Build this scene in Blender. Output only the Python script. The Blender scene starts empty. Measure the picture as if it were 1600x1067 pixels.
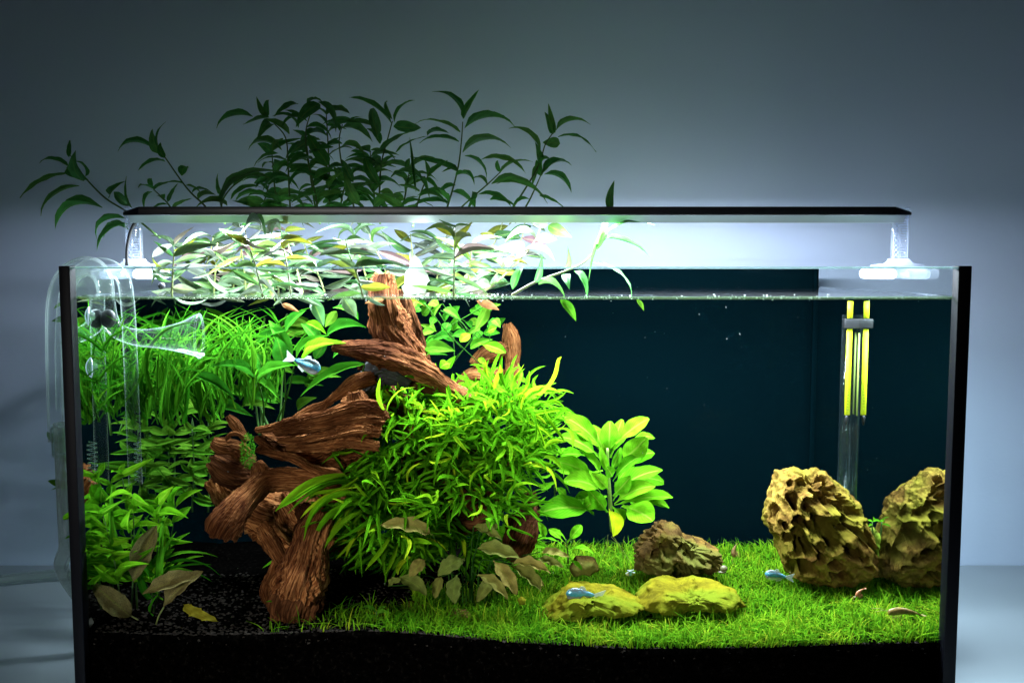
import bpy, math, random
import numpy as np
from mathutils import Vector, Matrix, noise

random.seed(7)
RNG = np.random.default_rng(7)
R = random.uniform
sc = bpy.context.scene
COL = sc.collection

# ------------------------------------------------------------------ camera
F = 1442.0
CAM = Vector((-0.0032, -0.913, 0.481))
TH = math.radians(4.66)
cd = bpy.data.cameras.new('camera'); cam = bpy.data.objects.new('camera', cd); COL.objects.link(cam)
cam.location = CAM; cam.rotation_euler = (math.pi / 2 - TH, 0, 0)
cd.sensor_width = 36; cd.lens = 36 * F / 1600; cd.clip_start = 0.02; cd.clip_end = 60
sc.camera = cam

# ------------------------------------------------------------------ world (a dim evening room)
w = bpy.data.worlds.new('World'); sc.world = w; w.use_nodes = True
w.node_tree.nodes['Background'].inputs[0].default_value = (0.45, 0.72, 1.0, 1)
w.node_tree.nodes['Background'].inputs[1].default_value = 0.0025

# ------------------------------------------------------------------ exposure and render
sc.view_settings.view_transform = 'Standard'; sc.view_settings.look = 'None'
sc.view_settings.gamma = 1; sc.view_settings.exposure = 0
cy = sc.cycles
cy.max_bounces = 10; cy.diffuse_bounces = 4; cy.glossy_bounces = 4; cy.transmission_bounces = 6
cy.transparent_max_bounces = 24; cy.sample_clamp_indirect = 12.0; cy.caustics_reflective = True
try:
    cy.use_denoising = True; cy.denoiser = 'OPENIMAGEDENOISE'
except Exception:
    pass

def area(name, loc, rot, sx, sy, power, col, spread=180):
    l = bpy.data.lights.new(name, 'AREA'); l.shape = 'RECTANGLE'; l.size = sx; l.size_y = sy
    l.energy = power; l.color = col; l.spread = math.radians(spread)
    o = bpy.data.objects.new(name, l); COL.objects.link(o); o.location = loc; o.rotation_euler = rot
    return o
LAMP_Y, LAMP_Z = 0.172, 0.5395
# the LED strip of the light bar (two rows, facing down, one tipped a little to the back)
area('led_row_light', (0, LAMP_Y + .012, .5312), (math.radians(9), 0, 0), 0.80, 0.020, 17.5, (0.77, 0.87, 1.0))
area('led_row_light', (0, LAMP_Y - .030, .5325), (math.radians(-24), 0, 0), 0.80, 0.014, 17.0, (0.77, 0.87, 1.0))
# faint room lamp high behind the camera
area('room_light', (0.9, -2.4, 2.0), (math.radians(58), 0, math.radians(18)), 1.6, 1.2, 1.3, (0.95, 0.98, 1.0))

# an added narrow fill light in front, brightening the plants low in the tank
rl_ = area('front_fill_light', (-.75, -1.75, .62), (0, 0, 0), .35, .35, .85, (1.0, .98, .93), 26)
rl_.rotation_euler = (Vector((-.11, .06, .185))-Vector(rl_.location)).to_track_quat('-Z', 'Y').to_euler()

# ------------------------------------------------------------------ helpers
def P(px, py, Y):
    dx = (px - 800) / F; dz = -(py - 533.5) / F
    d = Vector((dx, math.cos(TH) + dz * math.sin(TH), -math.sin(TH) + dz * math.cos(TH)))
    return CAM + d * ((Y - CAM.y) / d.y)
def S(Y): return (Y - CAM.y) / F            # metres per photo pixel at depth Y

def mesh_from(name, v, f, smooth=True, uv=None):
    me = bpy.data.meshes.new(name); me.from_pydata([tuple(map(float, p)) for p in v], [], [tuple(map(int, q)) for q in f])
    if smooth: me.polygons.foreach_set('use_smooth', [True] * len(me.polygons))
    if uv is not None:
        L = me.uv_layers.new(name='UVMap'); li = np.zeros(len(me.loops), dtype=np.int32); me.loops.foreach_get('vertex_index', li)
        L.data.foreach_set('uv', np.asarray(uv, dtype=np.float32)[li].ravel())
    me.update()
    return me
def obj(name, me, mat=None, parent=None, loc=None):
    o = bpy.data.objects.new(name, me); COL.objects.link(o)
    if mat is not None and me is not None and len(me.materials) == 0: me.materials.append(mat)
    if parent is not None: o.parent = parent
    if loc is not None: o.location = loc
    return o
def tag(o, label=None, cat=None, group=None, kind=None):
    if label: o['label'] = label
    if cat: o['category'] = cat
    if group: o['group'] = group
    if kind: o['kind'] = kind
    return o
def empty(name, loc, label, cat, group=None):
    o = bpy.data.objects.new(name, None); COL.objects.link(o); o.location = loc; o.empty_display_size = .02
    return tag(o, label, cat, group)
def local(me, parent):                       # world-space mesh data moved into a parent's frame
    me.transform(Matrix.Translation(-Vector(parent.location))); return me

class MB:
    def __init__(s): s.v, s.f = [], []
    def box(s, x0, x1, y0, y1, z0, z1):
        b = len(s.v)
        s.v += [(x, y, z) for z in (z0, z1) for y in (y0, y1) for x in (x0, x1)]
        s.f += [[b+i for i in q] for q in ((0,2,3,1),(4,5,7,6),(0,1,5,4),(2,6,7,3),(0,4,6,2),(1,3,7,5))]; return s
    def tube(s, pts, rad, n=12, caps=True):
        pts = [Vector(p) for p in pts]; rad = rad if hasattr(rad, '__len__') else [rad] * len(pts)
        b = len(s.v); ref = Vector((0, 1, 0.13)).normalized()
        for i, p in enumerate(pts):
            t = (pts[min(i+1, len(pts)-1)] - pts[max(i-1, 0)]).normalized()
            a = ref - t * ref.dot(t)
            if a.length < .05: a = Vector((1, 0, 0)) - t * t.x
            a.normalize(); ref = a; c = t.cross(a)
            for k in range(n):
                an = 2 * math.pi * k / n
                s.v.append(p + (a * math.cos(an) + c * math.sin(an)) * rad[i])
        for i in range(len(pts) - 1):
            for k in range(n):
                k2 = (k + 1) % n
                s.f.append((b+i*n+k, b+i*n+k2, b+(i+1)*n+k2, b+(i+1)*n+k))
        if caps:
            s.f.append(tuple(b + k for k in range(n))[::-1]); e = b + (len(pts)-1)*n
            s.f.append(tuple(e + k for k in range(n)))
        return s
    def sphere(s, c, r, n=10, m=7, sq=(1,1,1)):
        b = len(s.v)
        for i in range(m + 1):
            ph = math.pi * i / m
            for k in range(n):
                an = 2 * math.pi * k / n
                s.v.append((c[0]+r*sq[0]*math.sin(ph)*math.cos(an), c[1]+r*sq[1]*math.sin(ph)*math.sin(an), c[2]+r*sq[2]*math.cos(ph)))
        for i in range(m):
            for k in range(n):
                k2 = (k+1) % n
                s.f.append((b+i*n+k, b+(i+1)*n+k, b+(i+1)*n+k2, b+i*n+k2))
        return s
    def mesh(s, name, smooth=False): return mesh_from(name, s.v, s.f, smooth)
    def bevelled(s, name, wd=.0015, seg=2):
        import bmesh
        me = s.mesh(name); bm = bmesh.new(); bm.from_mesh(me)
        bmesh.ops.bevel(bm, geom=bm.edges[:], offset=wd, segments=seg, affect='EDGES', profile=.5)
        bm.to_mesh(me); bm.free(); me.polygons.foreach_set('use_smooth', [True]*len(me.polygons)); return me

def spline(pts, n=8):                        # Catmull-Rom through tuples of any length
    a = [np.array(p, float) for p in pts]; a = [2*a[0]-a[1]] + a + [2*a[-1]-a[-2]]; out = []
    for i in range(1, len(a) - 2):
        for k in range(n):
            t = k / n
            out.append(.5*((2*a[i]) + (a[i+1]-a[i-1])*t + (2*a[i-1]-5*a[i]+4*a[i+1]-a[i+2])*t*t + (-a[i-1]+3*a[i]-3*a[i+1]+a[i+2])*t**3))
    out.append(a[-2]); return out

# ------------------------------------------------------------------ materials
def new_mat(name):
    m = bpy.data.materials.new(name); m.use_nodes = True; nt = m.node_tree
    for n in list(nt.nodes): nt.nodes.remove(n)
    out = nt.nodes.new('ShaderNodeOutputMaterial'); return m, nt, out
def N(nt, t, **kw):
    n = nt.nodes.new(t)
    for k, v in kw.items():
        if k.startswith('i_'):
            n.inputs[int(k[2:]) if k[2:].isdigit() else k[2:].replace('_', ' ')].default_value = v
        else: setattr(n, k, v)
    return n
def ramp(nt, stops, fac=None, interp='LINEAR'):
    r = nt.nodes.new('ShaderNodeValToRGB'); cr = r.color_ramp; cr.interpolation = interp
    if len(stops) == 1: stops = [stops[0], (1.0, stops[0][1])]
    while len(cr.elements) < len(stops): cr.elements.new(.5)
    for e, (p, c) in zip(cr.elements, stops): e.position = p; e.color = (*c, 1)
    if fac is not None: nt.links.new(fac, r.inputs[0])
    return r
def simple(name, col, rough=.5, metal=0, var=0, scale=40, bump=0, bscale=200, spec=.5):
    m, nt, out = new_mat(name); p = N(nt, 'ShaderNodeBsdfPrincipled'); L = nt.links.new
    p.inputs['Roughness'].default_value = rough; p.inputs['Metallic'].default_value = metal
    p.inputs['Specular IOR Level'].default_value = spec
    p.inputs['Base Color'].default_value = (*col, 1)
    if var:
        t = N(nt, 'ShaderNodeTexCoord'); n = N(nt, 'ShaderNodeTexNoise'); n.inputs['Scale'].default_value = scale; n.inputs['Detail'].default_value = 5
        L(t.outputs['Object'], n.inputs['Vector'])
        r = ramp(nt, [(.3, tuple(c*(1-var) for c in col)), (.7, tuple(min(1, c*(1+var)) for c in col))], n.outputs[0]); L(r.outputs[0], p.inputs['Base Color'])
    if bump:
        t = N(nt, 'ShaderNodeTexCoord'); n = N(nt, 'ShaderNodeTexNoise'); n.inputs['Scale'].default_value = bscale; n.inputs['Detail'].default_value = 4
        L(t.outputs['Object'], n.inputs['Vector'])
        b = N(nt, 'ShaderNodeBump'); b.inputs['Strength'].default_value = bump; b.inputs['Distance'].default_value = .002
        L(n.outputs[0], b.inputs['Height']); L(b.outputs[0], p.inputs['Normal'])
    L(p.outputs[0], out.inputs[0]); return m
def thin_glass(name, tint=(.97, .99, .98), edge=.8, power=3.0, base=.04, rough=.02, milk=0.0, milkcol=(.8, .9, .95)):
    """thin clear wall: what is behind it shows through, the rim of each curve reflects"""
    m, nt, out = new_mat(name); L = nt.links.new
    lw = N(nt, 'ShaderNodeLayerWeight'); lw.inputs[0].default_value = .5
    pw = N(nt, 'ShaderNodeMath', operation='POWER'); L(lw.outputs['Facing'], pw.inputs[0]); pw.inputs[1].default_value = power
    ma = N(nt, 'ShaderNodeMath', operation='MULTIPLY_ADD'); L(pw.outputs[0], ma.inputs[0]); ma.inputs[1].default_value = edge; ma.inputs[2].default_value = base
    tr = N(nt, 'ShaderNodeBsdfTransparent'); tr.inputs[0].default_value = (*tint, 1)
    gl = N(nt, 'ShaderNodeBsdfGlossy'); gl.inputs[0].default_value = (1, 1, 1, 1); gl.inputs['Roughness'].default_value = rough
    back = tr.outputs[0]
    if milk:
        di = N(nt, 'ShaderNodeBsdfTranslucent'); di.inputs[0].default_value = (*milkcol, 1)
        d2 = N(nt, 'ShaderNodeBsdfDiffuse'); d2.inputs[0].default_value = (*milkcol, 1)
        dm = N(nt, 'ShaderNodeMixShader'); dm.inputs[0].default_value = .5; L(di.outputs[0], dm.inputs[1]); L(d2.outputs[0], dm.inputs[2])
        mm = N(nt, 'ShaderNodeMixShader'); mm.inputs[0].default_value = milk; L(tr.outputs[0], mm.inputs[1]); L(dm.outputs[0], mm.inputs[2]); back = mm.outputs[0]
    mx = N(nt, 'ShaderNodeMixShader'); L(ma.outputs[0], mx.inputs[0]); L(back, mx.inputs[1]); L(gl.outputs[0], mx.inputs[2])
    L(mx.outputs[0], out.inputs[0]); return m
def leaf_mat(name, cols, trans=.35, rough=.4, vein=.2, spec=0.0, spots=0.0, spotcol=(.05, .03, .01), bump=.3):
    """leaf: per-leaf colour from a ramp, pale midrib and side veins from the leaf's own uv, some translucency"""
    m, nt, out = new_mat(name); L = nt.links.new
    oi = N(nt, 'ShaderNodeObjectInfo'); k = len(cols)
    r = ramp(nt, [(i / max(1, k - 1), c) for i, c in enumerate(cols)], oi.outputs['Random'])
    uv = N(nt, 'ShaderNodeUVMap'); sp = N(nt, 'ShaderNodeSeparateXYZ'); L(uv.outputs[0], sp.inputs[0])
    a = N(nt, 'ShaderNodeMath', operation='SUBTRACT'); L(sp.outputs[1], a.inputs[0]); a.inputs[1].default_value = .5
    ab = N(nt, 'ShaderNodeMath', operation='ABSOLUTE'); L(a.outputs[0], ab.inputs[0])
    mid = N(nt, 'ShaderNodeMapRange'); L(ab.outputs[0], mid.inputs[0]); mid.inputs[1].default_value = .0; mid.inputs[2].default_value = .07; mid.inputs[3].default_value = 1; mid.inputs[4].default_value = 0
    # side veins run forward from the midrib
    sv = N(nt, 'ShaderNodeMath', operation='MULTIPLY_ADD'); L(ab.outputs[0], sv.inputs[0]); sv.inputs[1].default_value = -.8; L(sp.outputs[0], sv.inputs[2])
    sn = N(nt, 'ShaderNodeMath', operation='MULTIPLY'); L(sv.outputs[0], sn.inputs[0]); sn.inputs[1].default_value = 70
    si = N(nt, 'ShaderNodeMath', operation='SINE'); L(sn.outputs[0], si.inputs[0])
    sr = N(nt, 'ShaderNodeMapRange'); L(si.outputs[0], sr.inputs[0]); sr.inputs[1].default_value = .75; sr.inputs[2].default_value = 1; sr.inputs[3].default_value = 0; sr.inputs[4].default_value = .35
    mxv = N(nt, 'ShaderNodeMath', operation='MAXIMUM'); L(mid.outputs[0], mxv.inputs[0]); L(sr.outputs[0], mxv.inputs[1])
    vm = N(nt, 'ShaderNodeMath', operation='MULTIPLY'); L(mxv.outputs[0], vm.inputs[0]); vm.inputs[1].default_value = vein
    tc = N(nt, 'ShaderNodeTexCoord'); no = N(nt, 'ShaderNodeTexNoise'); no.inputs['Scale'].default_value = 5; no.inputs['Detail'].default_value = 4
    L(tc.outputs['UV'], no.inputs['Vector'])
    hv = N(nt, 'ShaderNodeHueSaturation'); L(r.outputs[0], hv.inputs['Color'])
    vr = N(nt, 'ShaderNodeMapRange'); L(no.outputs[0], vr.inputs[0]); vr.inputs[1].default_value = .3; vr.inputs[2].default_value = .7; vr.inputs[3].default_value = .75; vr.inputs[4].default_value = 1.25
    L(vr.outputs[0], hv.inputs['Value'])
    cm = N(nt, 'ShaderNodeMix', data_type='RGBA'); L(vm.outputs[0], cm.inputs[0]); L(hv.outputs[0], cm.inputs[6]); cm.inputs[7].default_value = (.36, .52, .06, 1)
    col = cm.outputs[2]
    if spots:
        n2 = N(nt, 'ShaderNodeTexNoise'); n2.inputs['Scale'].default_value = 40; n2.inputs['Detail'].default_value = 6; L(tc.outputs['Object'], n2.inputs['Vector'])
        s2 = N(nt, 'ShaderNodeMapRange'); L(n2.outputs[0], s2.inputs[0]); s2.inputs[1].default_value = .5; s2.inputs[2].default_value = .65; s2.inputs[3].default_value = 0; s2.inputs[4].default_value = spots
        c2 = N(nt, 'ShaderNodeMix', data_type='RGBA'); L(s2.outputs[0], c2.inputs[0]); L(col, c2.inputs[6]); c2.inputs[7].default_value = (*spotcol, 1); col = c2.outputs[2]
    p = N(nt, 'ShaderNodeBsdfPrincipled'); L(col, p.inputs['Base Color']); p.inputs['Roughness'].default_value = rough; p.inputs['Specular IOR Level'].default_value = spec
    bp = N(nt, 'ShaderNodeBump'); bp.inputs['Strength'].default_value = bump; bp.inputs['Distance'].default_value = .001; L(mxv.outputs[0], bp.inputs['Height']); L(bp.outputs[0], p.inputs['Normal'])
    t = N(nt, 'ShaderNodeBsdfTranslucent'); L(col, t.inputs[0])
    mx = N(nt, 'ShaderNodeMixShader'); mx.inputs[0].default_value = trans; L(p.outputs[0], mx.inputs[1]); L(t.outputs[0], mx.inputs[2])
    L(mx.outputs[0], out.inputs[0]); return m

M = {}
M['black'] = simple('black_silicone', (.003, .003, .005), .5, spec=.12)
M['film'] = simple('black_film', (.0005, .0037, .0052), .8, spec=0)
M['housing'] = simple('black_anodised_aluminium', (.006, .006, .009), .38, metal=0)
M['lip'] = simple('polished_aluminium', (.38, .38, .42), .3, metal=1)
M['cable'] = simple('black_rubber', (.01, .01, .011), .5)
M['pane'] = thin_glass('side_glass', (.97, .985, .98), edge=.5, power=5)
M['pane_wet'] = thin_glass('wet_back_glass', (.985, .99, .99), edge=.012, power=5, base=.0008)
M['acrylic'] = thin_glass('clear_acrylic', (.93, .95, .98), edge=.5, power=2, base=.06, milk=.07, milkcol=(.85, .9, 1))
M['etched'] = thin_glass('etched_acrylic', (.9, .93, .98), edge=.4, power=2, base=.05, milk=.42, milkcol=(.85, .9, 1))
M['edge'] = thin_glass('polished_glass_edge', (.55, .7, .68), edge=.5, power=2, base=.2, milk=.25, milkcol=(.75, .9, .88))
def rim_glass(name, power, amt, col, base=.03, tint=(.985, .995, .99)):
    m, nt, out = new_mat(name); L = nt.links.new
    lw = N(nt, 'ShaderNodeLayerWeight'); lw.inputs[0].default_value = .5
    pw = N(nt, 'ShaderNodeMath', operation='POWER'); L(lw.outputs['Facing'], pw.inputs[0]); pw.inputs[1].default_value = power
    ma = N(nt, 'ShaderNodeMath', operation='MULTIPLY_ADD'); L(pw.outputs[0], ma.inputs[0]); ma.inputs[1].default_value = amt; ma.inputs[2].default_value = base
    tr = N(nt, 'ShaderNodeBsdfTransparent'); tr.inputs[0].default_value = (*tint, 1)
    gl = N(nt, 'ShaderNodeBsdfGlossy'); gl.inputs['Roughness'].default_value = .05
    tl = N(nt, 'ShaderNodeBsdfTranslucent'); tl.inputs[0].default_value = (*col, 1); df = N(nt, 'ShaderNodeBsdfDiffuse'); df.inputs[0].default_value = (*col, 1)  # milky colour at grazing edges paints in the bright rim lines
    m1 = N(nt, 'ShaderNodeMixShader'); m1.inputs[0].default_value = .5; L(tl.outputs[0], m1.inputs[1]); L(df.outputs[0], m1.inputs[2])
    m2 = N(nt, 'ShaderNodeMixShader'); m2.inputs[0].default_value = .55; L(m1.outputs[0], m2.inputs[1]); L(gl.outputs[0], m2.inputs[2])
    m3 = N(nt, 'ShaderNodeMixShader'); L(ma.outputs[0], m3.inputs[0]); L(tr.outputs[0], m3.inputs[1]); L(m2.outputs[0], m3.inputs[2]); L(m3.outputs[0], out.inputs[0]); return m
M['tube'] = rim_glass('blown_glass', 3.2, .85, (.62, .74, .72))
M['vinyl'] = thin_glass('clear_vinyl', (.78, .83, .8), edge=.6, power=2, base=.05, milk=.4, milkcol=(.42, .48, .46))
M['cup'] = thin_glass('soft_clear_vinyl', (.9, .95, .95), edge=.9, power=1.5, base=.05, milk=.1, milkcol=(.7, .9, .9))
def clear_pane():
    m, nt, out = new_mat('clear_front_glass'); t = N(nt, 'ShaderNodeBsdfTransparent'); t.inputs[0].default_value = (.985, .995, .99, 1); nt.links.new(t.outputs[0], out.inputs[0]); return m
M['front'] = clear_pane()
def water_mat():
    m, nt, out = new_mat('water_surface'); L = nt.links.new
    lw = N(nt, 'ShaderNodeLayerWeight'); lw.inputs[0].default_value = .5
    pw = N(nt, 'ShaderNodeMath', operation='POWER'); L(lw.outputs['Facing'], pw.inputs[0]); pw.inputs[1].default_value = 5
    fr = N(nt, 'ShaderNodeMath', operation='MULTIPLY_ADD'); L(pw.outputs[0], fr.inputs[0]); fr.inputs[1].default_value = .97; fr.inputs[2].default_value = .021
    tc = N(nt, 'ShaderNodeTexCoord'); n = N(nt, 'ShaderNodeTexNoise'); n.inputs['Scale'].default_value = 14; n.inputs['Detail'].default_value = 2; L(tc.outputs['Object'], n.inputs['Vector'])
    b = N(nt, 'ShaderNodeBump'); b.inputs['Strength'].default_value = .25; b.inputs['Distance'].default_value = .004; L(n.outputs[0], b.inputs['Height'])
    tr = N(nt, 'ShaderNodeBsdfTransparent'); tr.inputs[0].default_value = (.93, .98, .97, 1)
    gl = N(nt, 'ShaderNodeBsdfGlossy'); gl.inputs['Roughness'].default_value = .075; gl.inputs[0].default_value = (1, 1, 1, 1); L(b.outputs[0], gl.inputs['Normal'])
    mx = N(nt, 'ShaderNodeMixShader'); L(fr.outputs[0], mx.inputs[0]); L(tr.outputs[0], mx.inputs[1]); L(gl.outputs[0], mx.inputs[2]); L(mx.outputs[0], out.inputs[0]); return m
M['water'] = water_mat()
def water_side_mat():
    m, nt, out = new_mat('water_side'); L = nt.links.new
    fr = N(nt, 'ShaderNodeFresnel'); fr.inputs[0].default_value = 1.33
    tr = N(nt, 'ShaderNodeBsdfTransparent'); tr.inputs[0].default_value = (.9, .96, .96, 1)
    gl = N(nt, 'ShaderNodeBsdfGlossy'); gl.inputs['Roughness'].default_value = .0; gl.inputs[0].default_value = (.74, .8, .78, 1)
    mx = N(nt, 'ShaderNodeMixShader'); L(fr.outputs[0], mx.inputs[0]); L(tr.outputs[0], mx.inputs[1]); L(gl.outputs[0], mx.inputs[2]); L(mx.outputs[0], out.inputs[0]); return m
M['wside'] = water_side_mat()
M['meniscus'] = thin_glass('meniscus', (.75, .88, .72), edge=.6, power=1.5, base=.12, rough=.12, milk=.14, milkcol=(.30, .48, .20))
def soil_mat():
    m, nt, out = new_mat('dark_soil'); L = nt.links.new; d = N(nt, 'ShaderNodeBsdfDiffuse'); tc = N(nt, 'ShaderNodeTexCoord')
    n = N(nt, 'ShaderNodeTexNoise'); n.inputs['Scale'].default_value = 260; n.inputs['Detail'].default_value = 5; L(tc.outputs['Object'], n.inputs['Vector'])
    r = ramp(nt, [(.35, (.0003, .0003, .0003)), (.6, (.0010, .0008, .0007)), (.74, (.006, .005, .004))], n.outputs[0]); L(r.outputs[0], d.inputs[0]); L(d.outputs[0], out.inputs[0]); return m
M['soil'] = soil_mat()

def wall_mat():
    m, nt, out = new_mat('painted_plaster'); L = nt.links.new
    p = N(nt, 'ShaderNodeBsdfPrincipled'); p.inputs['Roughness'].default_value = .75; p.inputs['Specular IOR Level'].default_value = .2
    tc = N(nt, 'ShaderNodeTexCoord'); n = N(nt, 'ShaderNodeTexNoise'); n.inputs['Scale'].default_value = 3; n.inputs['Detail'].default_value = 6; L(tc.outputs['Object'], n.inputs['Vector'])
    r = ramp(nt, [(.3, (.60, .70, .89)), (.7, (.64, .74, .92))], n.outputs[0]); L(r.outputs[0], p.inputs['Base Color'])
    mp = N(nt, 'ShaderNodeMapping'); mp.inputs['Scale'].default_value = (1, 1, 2.2); L(tc.outputs['Object'], mp.inputs[0])
    n2 = N(nt, 'ShaderNodeTexNoise'); n2.inputs['Scale'].default_value = 45; n2.inputs['Detail'].default_value = 8; n2.inputs['Roughness'].default_value = .65; L(mp.outputs[0], n2.inputs['Vector'])
    b = N(nt, 'ShaderNodeBump'); b.inputs['Strength'].default_value = .12; b.inputs['Distance'].default_value = .003; L(n2.outputs[0], b.inputs['Height']); L(b.outputs[0], p.inputs['Normal'])
    L(p.outputs[0], out.inputs[0]); return m
M['wall'] = wall_mat()
M['table'] = simple('white_laminate', (.36, .40, .43), .3, var=.04, scale=6, spec=.4)

# ================================================================== SETTING
WALL_Y = 0.547
tag(obj('wall', MB().box(-3.2, 3.2, WALL_Y, WALL_Y + .1, -.8, 2.6).mesh('wall'), M['wall']), kind='structure')
tab = empty('table', (0, 0, 0), 'long white laminate table the aquarium stands on, against the wall', 'table')
obj('table_top', MB().box(-1.6, 1.6, -.22, WALL_Y - .002, -.03, 0).bevelled('table_top', .002), M['table'], tab)

# ================================================================== TANK
RIM = 0.480; HW = .45; DEP = .45; TB = .022
tank = empty('aquarium', (0, .22, 0), 'rimless glass aquarium with black silicone corners and black film on its back', 'aquarium')
def tpart(name, mb, mat, bev=0):
    me = mb.bevelled(name, bev) if bev else mb.mesh(name); return obj(name, local(me, tank), mat, tank)
GT = .008
tpart('front_pane', MB().box(-HW+.0105, HW-.0125, 0, GT, TB+.008, RIM-.002), M['front'])
tpart('back_pane', MB().box(-HW+GT, HW-GT, DEP-GT, DEP, TB+.008, RIM-.0015), M['pane_wet'])
for s in (-1, 1):
    x0, x1 = sorted((s*HW, s*(HW-GT+.001)))
    tpart('side_pane', MB().box(x0, x1, .0135, DEP, TB+.008, RIM-.0015), M['pane'])
    tpart('pane_edge', MB().box(x0, x1, .0135, DEP, RIM-.0012, RIM+.0006), M['edge'])
    cw = .0105 if s < 0 else .0125
    a, b = sorted((s*(HW+.0004), s*(HW-cw)))
    tpart('corner_trim', MB().box(a, b, -.0006, .013, TB, RIM+.0012), M['black'], .0008)
    a, b = sorted((s*(HW-GT), s*(HW-GT-.004)))
    tpart('silicone_bead', MB().box(a, b, DEP-GT-.004, DEP-GT-.0003, TB+.01, RIM-.004), M['film'])
tpart('pane_edge', MB().box(-HW+.011, HW-.013, 0, GT, RIM-.0016, RIM+.0002), M['edge'])
tpart('pane_edge', MB().box(-HW+GT, HW-GT, DEP-GT, DEP, RIM-.0012, RIM+.0002), M['edge'])
tpart('back_film', MB().box(-HW+.001, HW-.001, DEP+.0006, DEP+.002, TB, RIM-.003), M['film'])
tpart('bottom_pane', MB().box(-HW, HW, 0, DEP, TB, TB+.0075), M['pane'])
tpart('base_mat', MB().box(-HW-.002, HW+.002, -.002, DEP+.002, .001, TB-.0005), M['black'], .002)
tpart('bottom_trim', MB().box(-HW+.0115, HW-.0135, -.0005, -.0001, TB, TB+.03), M['black'])

# water -----------------------------------------------------------
WZ = P(800, 465.5, .0095).z
xl, xr, y0, y1 = -HW+GT+.0004, HW-GT-.0004, GT+.0008, DEP-GT-.0006
v, f = [], []
nx, ny = 90, 40
for j in range(ny+1):
    for i in range(nx+1):
        x = xl+(xr-xl)*i/nx; y = y0+(y1-y0)*j/ny
        z = WZ + .0006*noise.noise(Vector((x*22, y*22, 0))) + .0022*(math.exp(-(x-xl)/.004)+math.exp(-(xr-x)/.004)+math.exp(-(y1-y)/.004))
        v.append((x, y, z))
for j in range(ny):
    for i in range(nx):
        a = j*(nx+1)+i; f.append((a, a+1, a+nx+2, a+nx+1))
water = obj('water', mesh_from('water', v, f), M['water']); tag(water, kind='structure')
sb = MB()
for s in (-1, 1):
    x = xl if s < 0 else xr; b = len(sb.v)
    sb.v += [(x, y0, TB+.01), (x, y1, TB+.01), (x, y1, WZ+.002), (x, y0, WZ+.002)]
    sb.f.append((b, b+1, b+2, b+3) if s > 0 else (b+3, b+2, b+1, b))
wsd = obj('water_side', sb.mesh('water_side'), M['wside'], water)
# meniscus: the water climbing the front glass, a thin uneven fillet
v, f = [], []; n = 300
for i in range(n+1):
    x = xl+(xr-xl)*i/n; h = .0015+.0010*noise.noise(Vector((x*30, 1, 0)))+.0007*noise.noise(Vector((x*160, 2, 0)))
    for (dy, dz) in ((0, h), (.0006, h*.35), (.0014, .0002), (.0028, .0001), (.0012, -.0011), (0, -.0015)):
        v.append((x, GT+.0007+dy, WZ+dz))
for i in range(n):
    for k in range(5):
        a = i*6+k; f.append((a, a+6, a+7, a+1))
obj('meniscus', mesh_from('meniscus', v, f), M['meniscus'], water)

# soil --------------------------------------------------------------
ZF = [(130, 987), (300, 993), (430, 990), (560, 985), (660, 990), (800, 1004), (1000, 1014), (1200, 1012), (1350, 1006), (1480, 1004)]
fx = [P(a, b, .01).x for a, b in ZF]; fz = [P(a, b, .01).z for a, b in ZF]
def soil_z(x, y):
    t = max(0, min(1, (y-.01)/.42)); zf = float(np.interp(x, fx, fz))
    zb = .066 + .012*math.exp(-((x+.2)/.2)**2)
    return zf*(1-t)+zb*t + .003*noise.noise(Vector((x*14, y*14, 3))) * min(1, t*6)
v, f = [], []; nx, ny = 120, 50
for j in range(ny+1):
    for i in range(nx+1):
        x = -HW+GT+.0006+(2*HW-2*GT-.0012)*i/nx; y = GT+.0012+(DEP-2*GT-.002)*(j/ny); v.append((x, y, soil_z(x, y)))
for j in range(ny):
    for i in range(nx): a = j*(nx+1)+i; f.append((a, a+1, a+nx+2, a+nx+1))
b = len(v)
for i in range(nx+1): v.append((v[i][0], v[i][1], TB+.0085))
for i in range(nx): f.append((b+i, b+i+1, i+1, i))
tag(obj('soil', mesh_from('soil', v, f), M['soil']), kind='structure')
# soil granules: one joined mass
ico_v = []; ico_f = []
ph = (1+5**.5)/2
ico_v = np.array([(-1,ph,0),(1,ph,0),(-1,-ph,0),(1,-ph,0),(0,-1,ph),(0,1,ph),(0,-1,-ph),(0,1,-ph),(ph,0,-1),(ph,0,1),(-ph,0,-1),(-ph,0,1)])/1.9
ico_f = np.array([(0,11,5),(0,5,1),(0,1,7),(0,7,10),(0,10,11),(1,5,9),(5,11,4),(11,10,2),(10,7,6),(7,1,8),(3,9,4),(3,4,2),(3,2,6),(3,6,8),(3,8,9),(4,9,5),(2,4,11),(6,2,10),(8,6,7),(9,8,1)])
vv, ff = [], []; cnt = 0
for k in range(9000):
    x = R(-.436, .05) if k < 7600 else R(-.436, .436); y = GT+.003+(R(0, 1)**1.6)*.25
    if k >= 7600: y = GT + .0025 + R(0, .004)
    z = soil_z(x, y)-(R(0, .003) if k < 7600 else R(0, .012))
    s = R(.0012, .0026); rot = Matrix.Rotation(R(0, 6.28), 3, Vector((R(-1,1), R(-1,1), R(-1,1.1))))
    q = ico_v @ np.array(rot).T * np.array([s, s*R(.7,1), s*R(.6,1)]) + np.array([x, y, z])
    vv.append(q); ff.append(ico_f + 12*cnt); cnt += 1
gm = simple('soil_granules', (.022, .018, .015), .9, spec=0.02, var=.6, scale=160)
me = mesh_from('soil_granules', np.concatenate(vv), np.concatenate(ff), False)
tag(obj('soil_gravel', me, gm), 'loose dark brown soil granules heaped along the front glass', 'soil gravel', kind='stuff')
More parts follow.
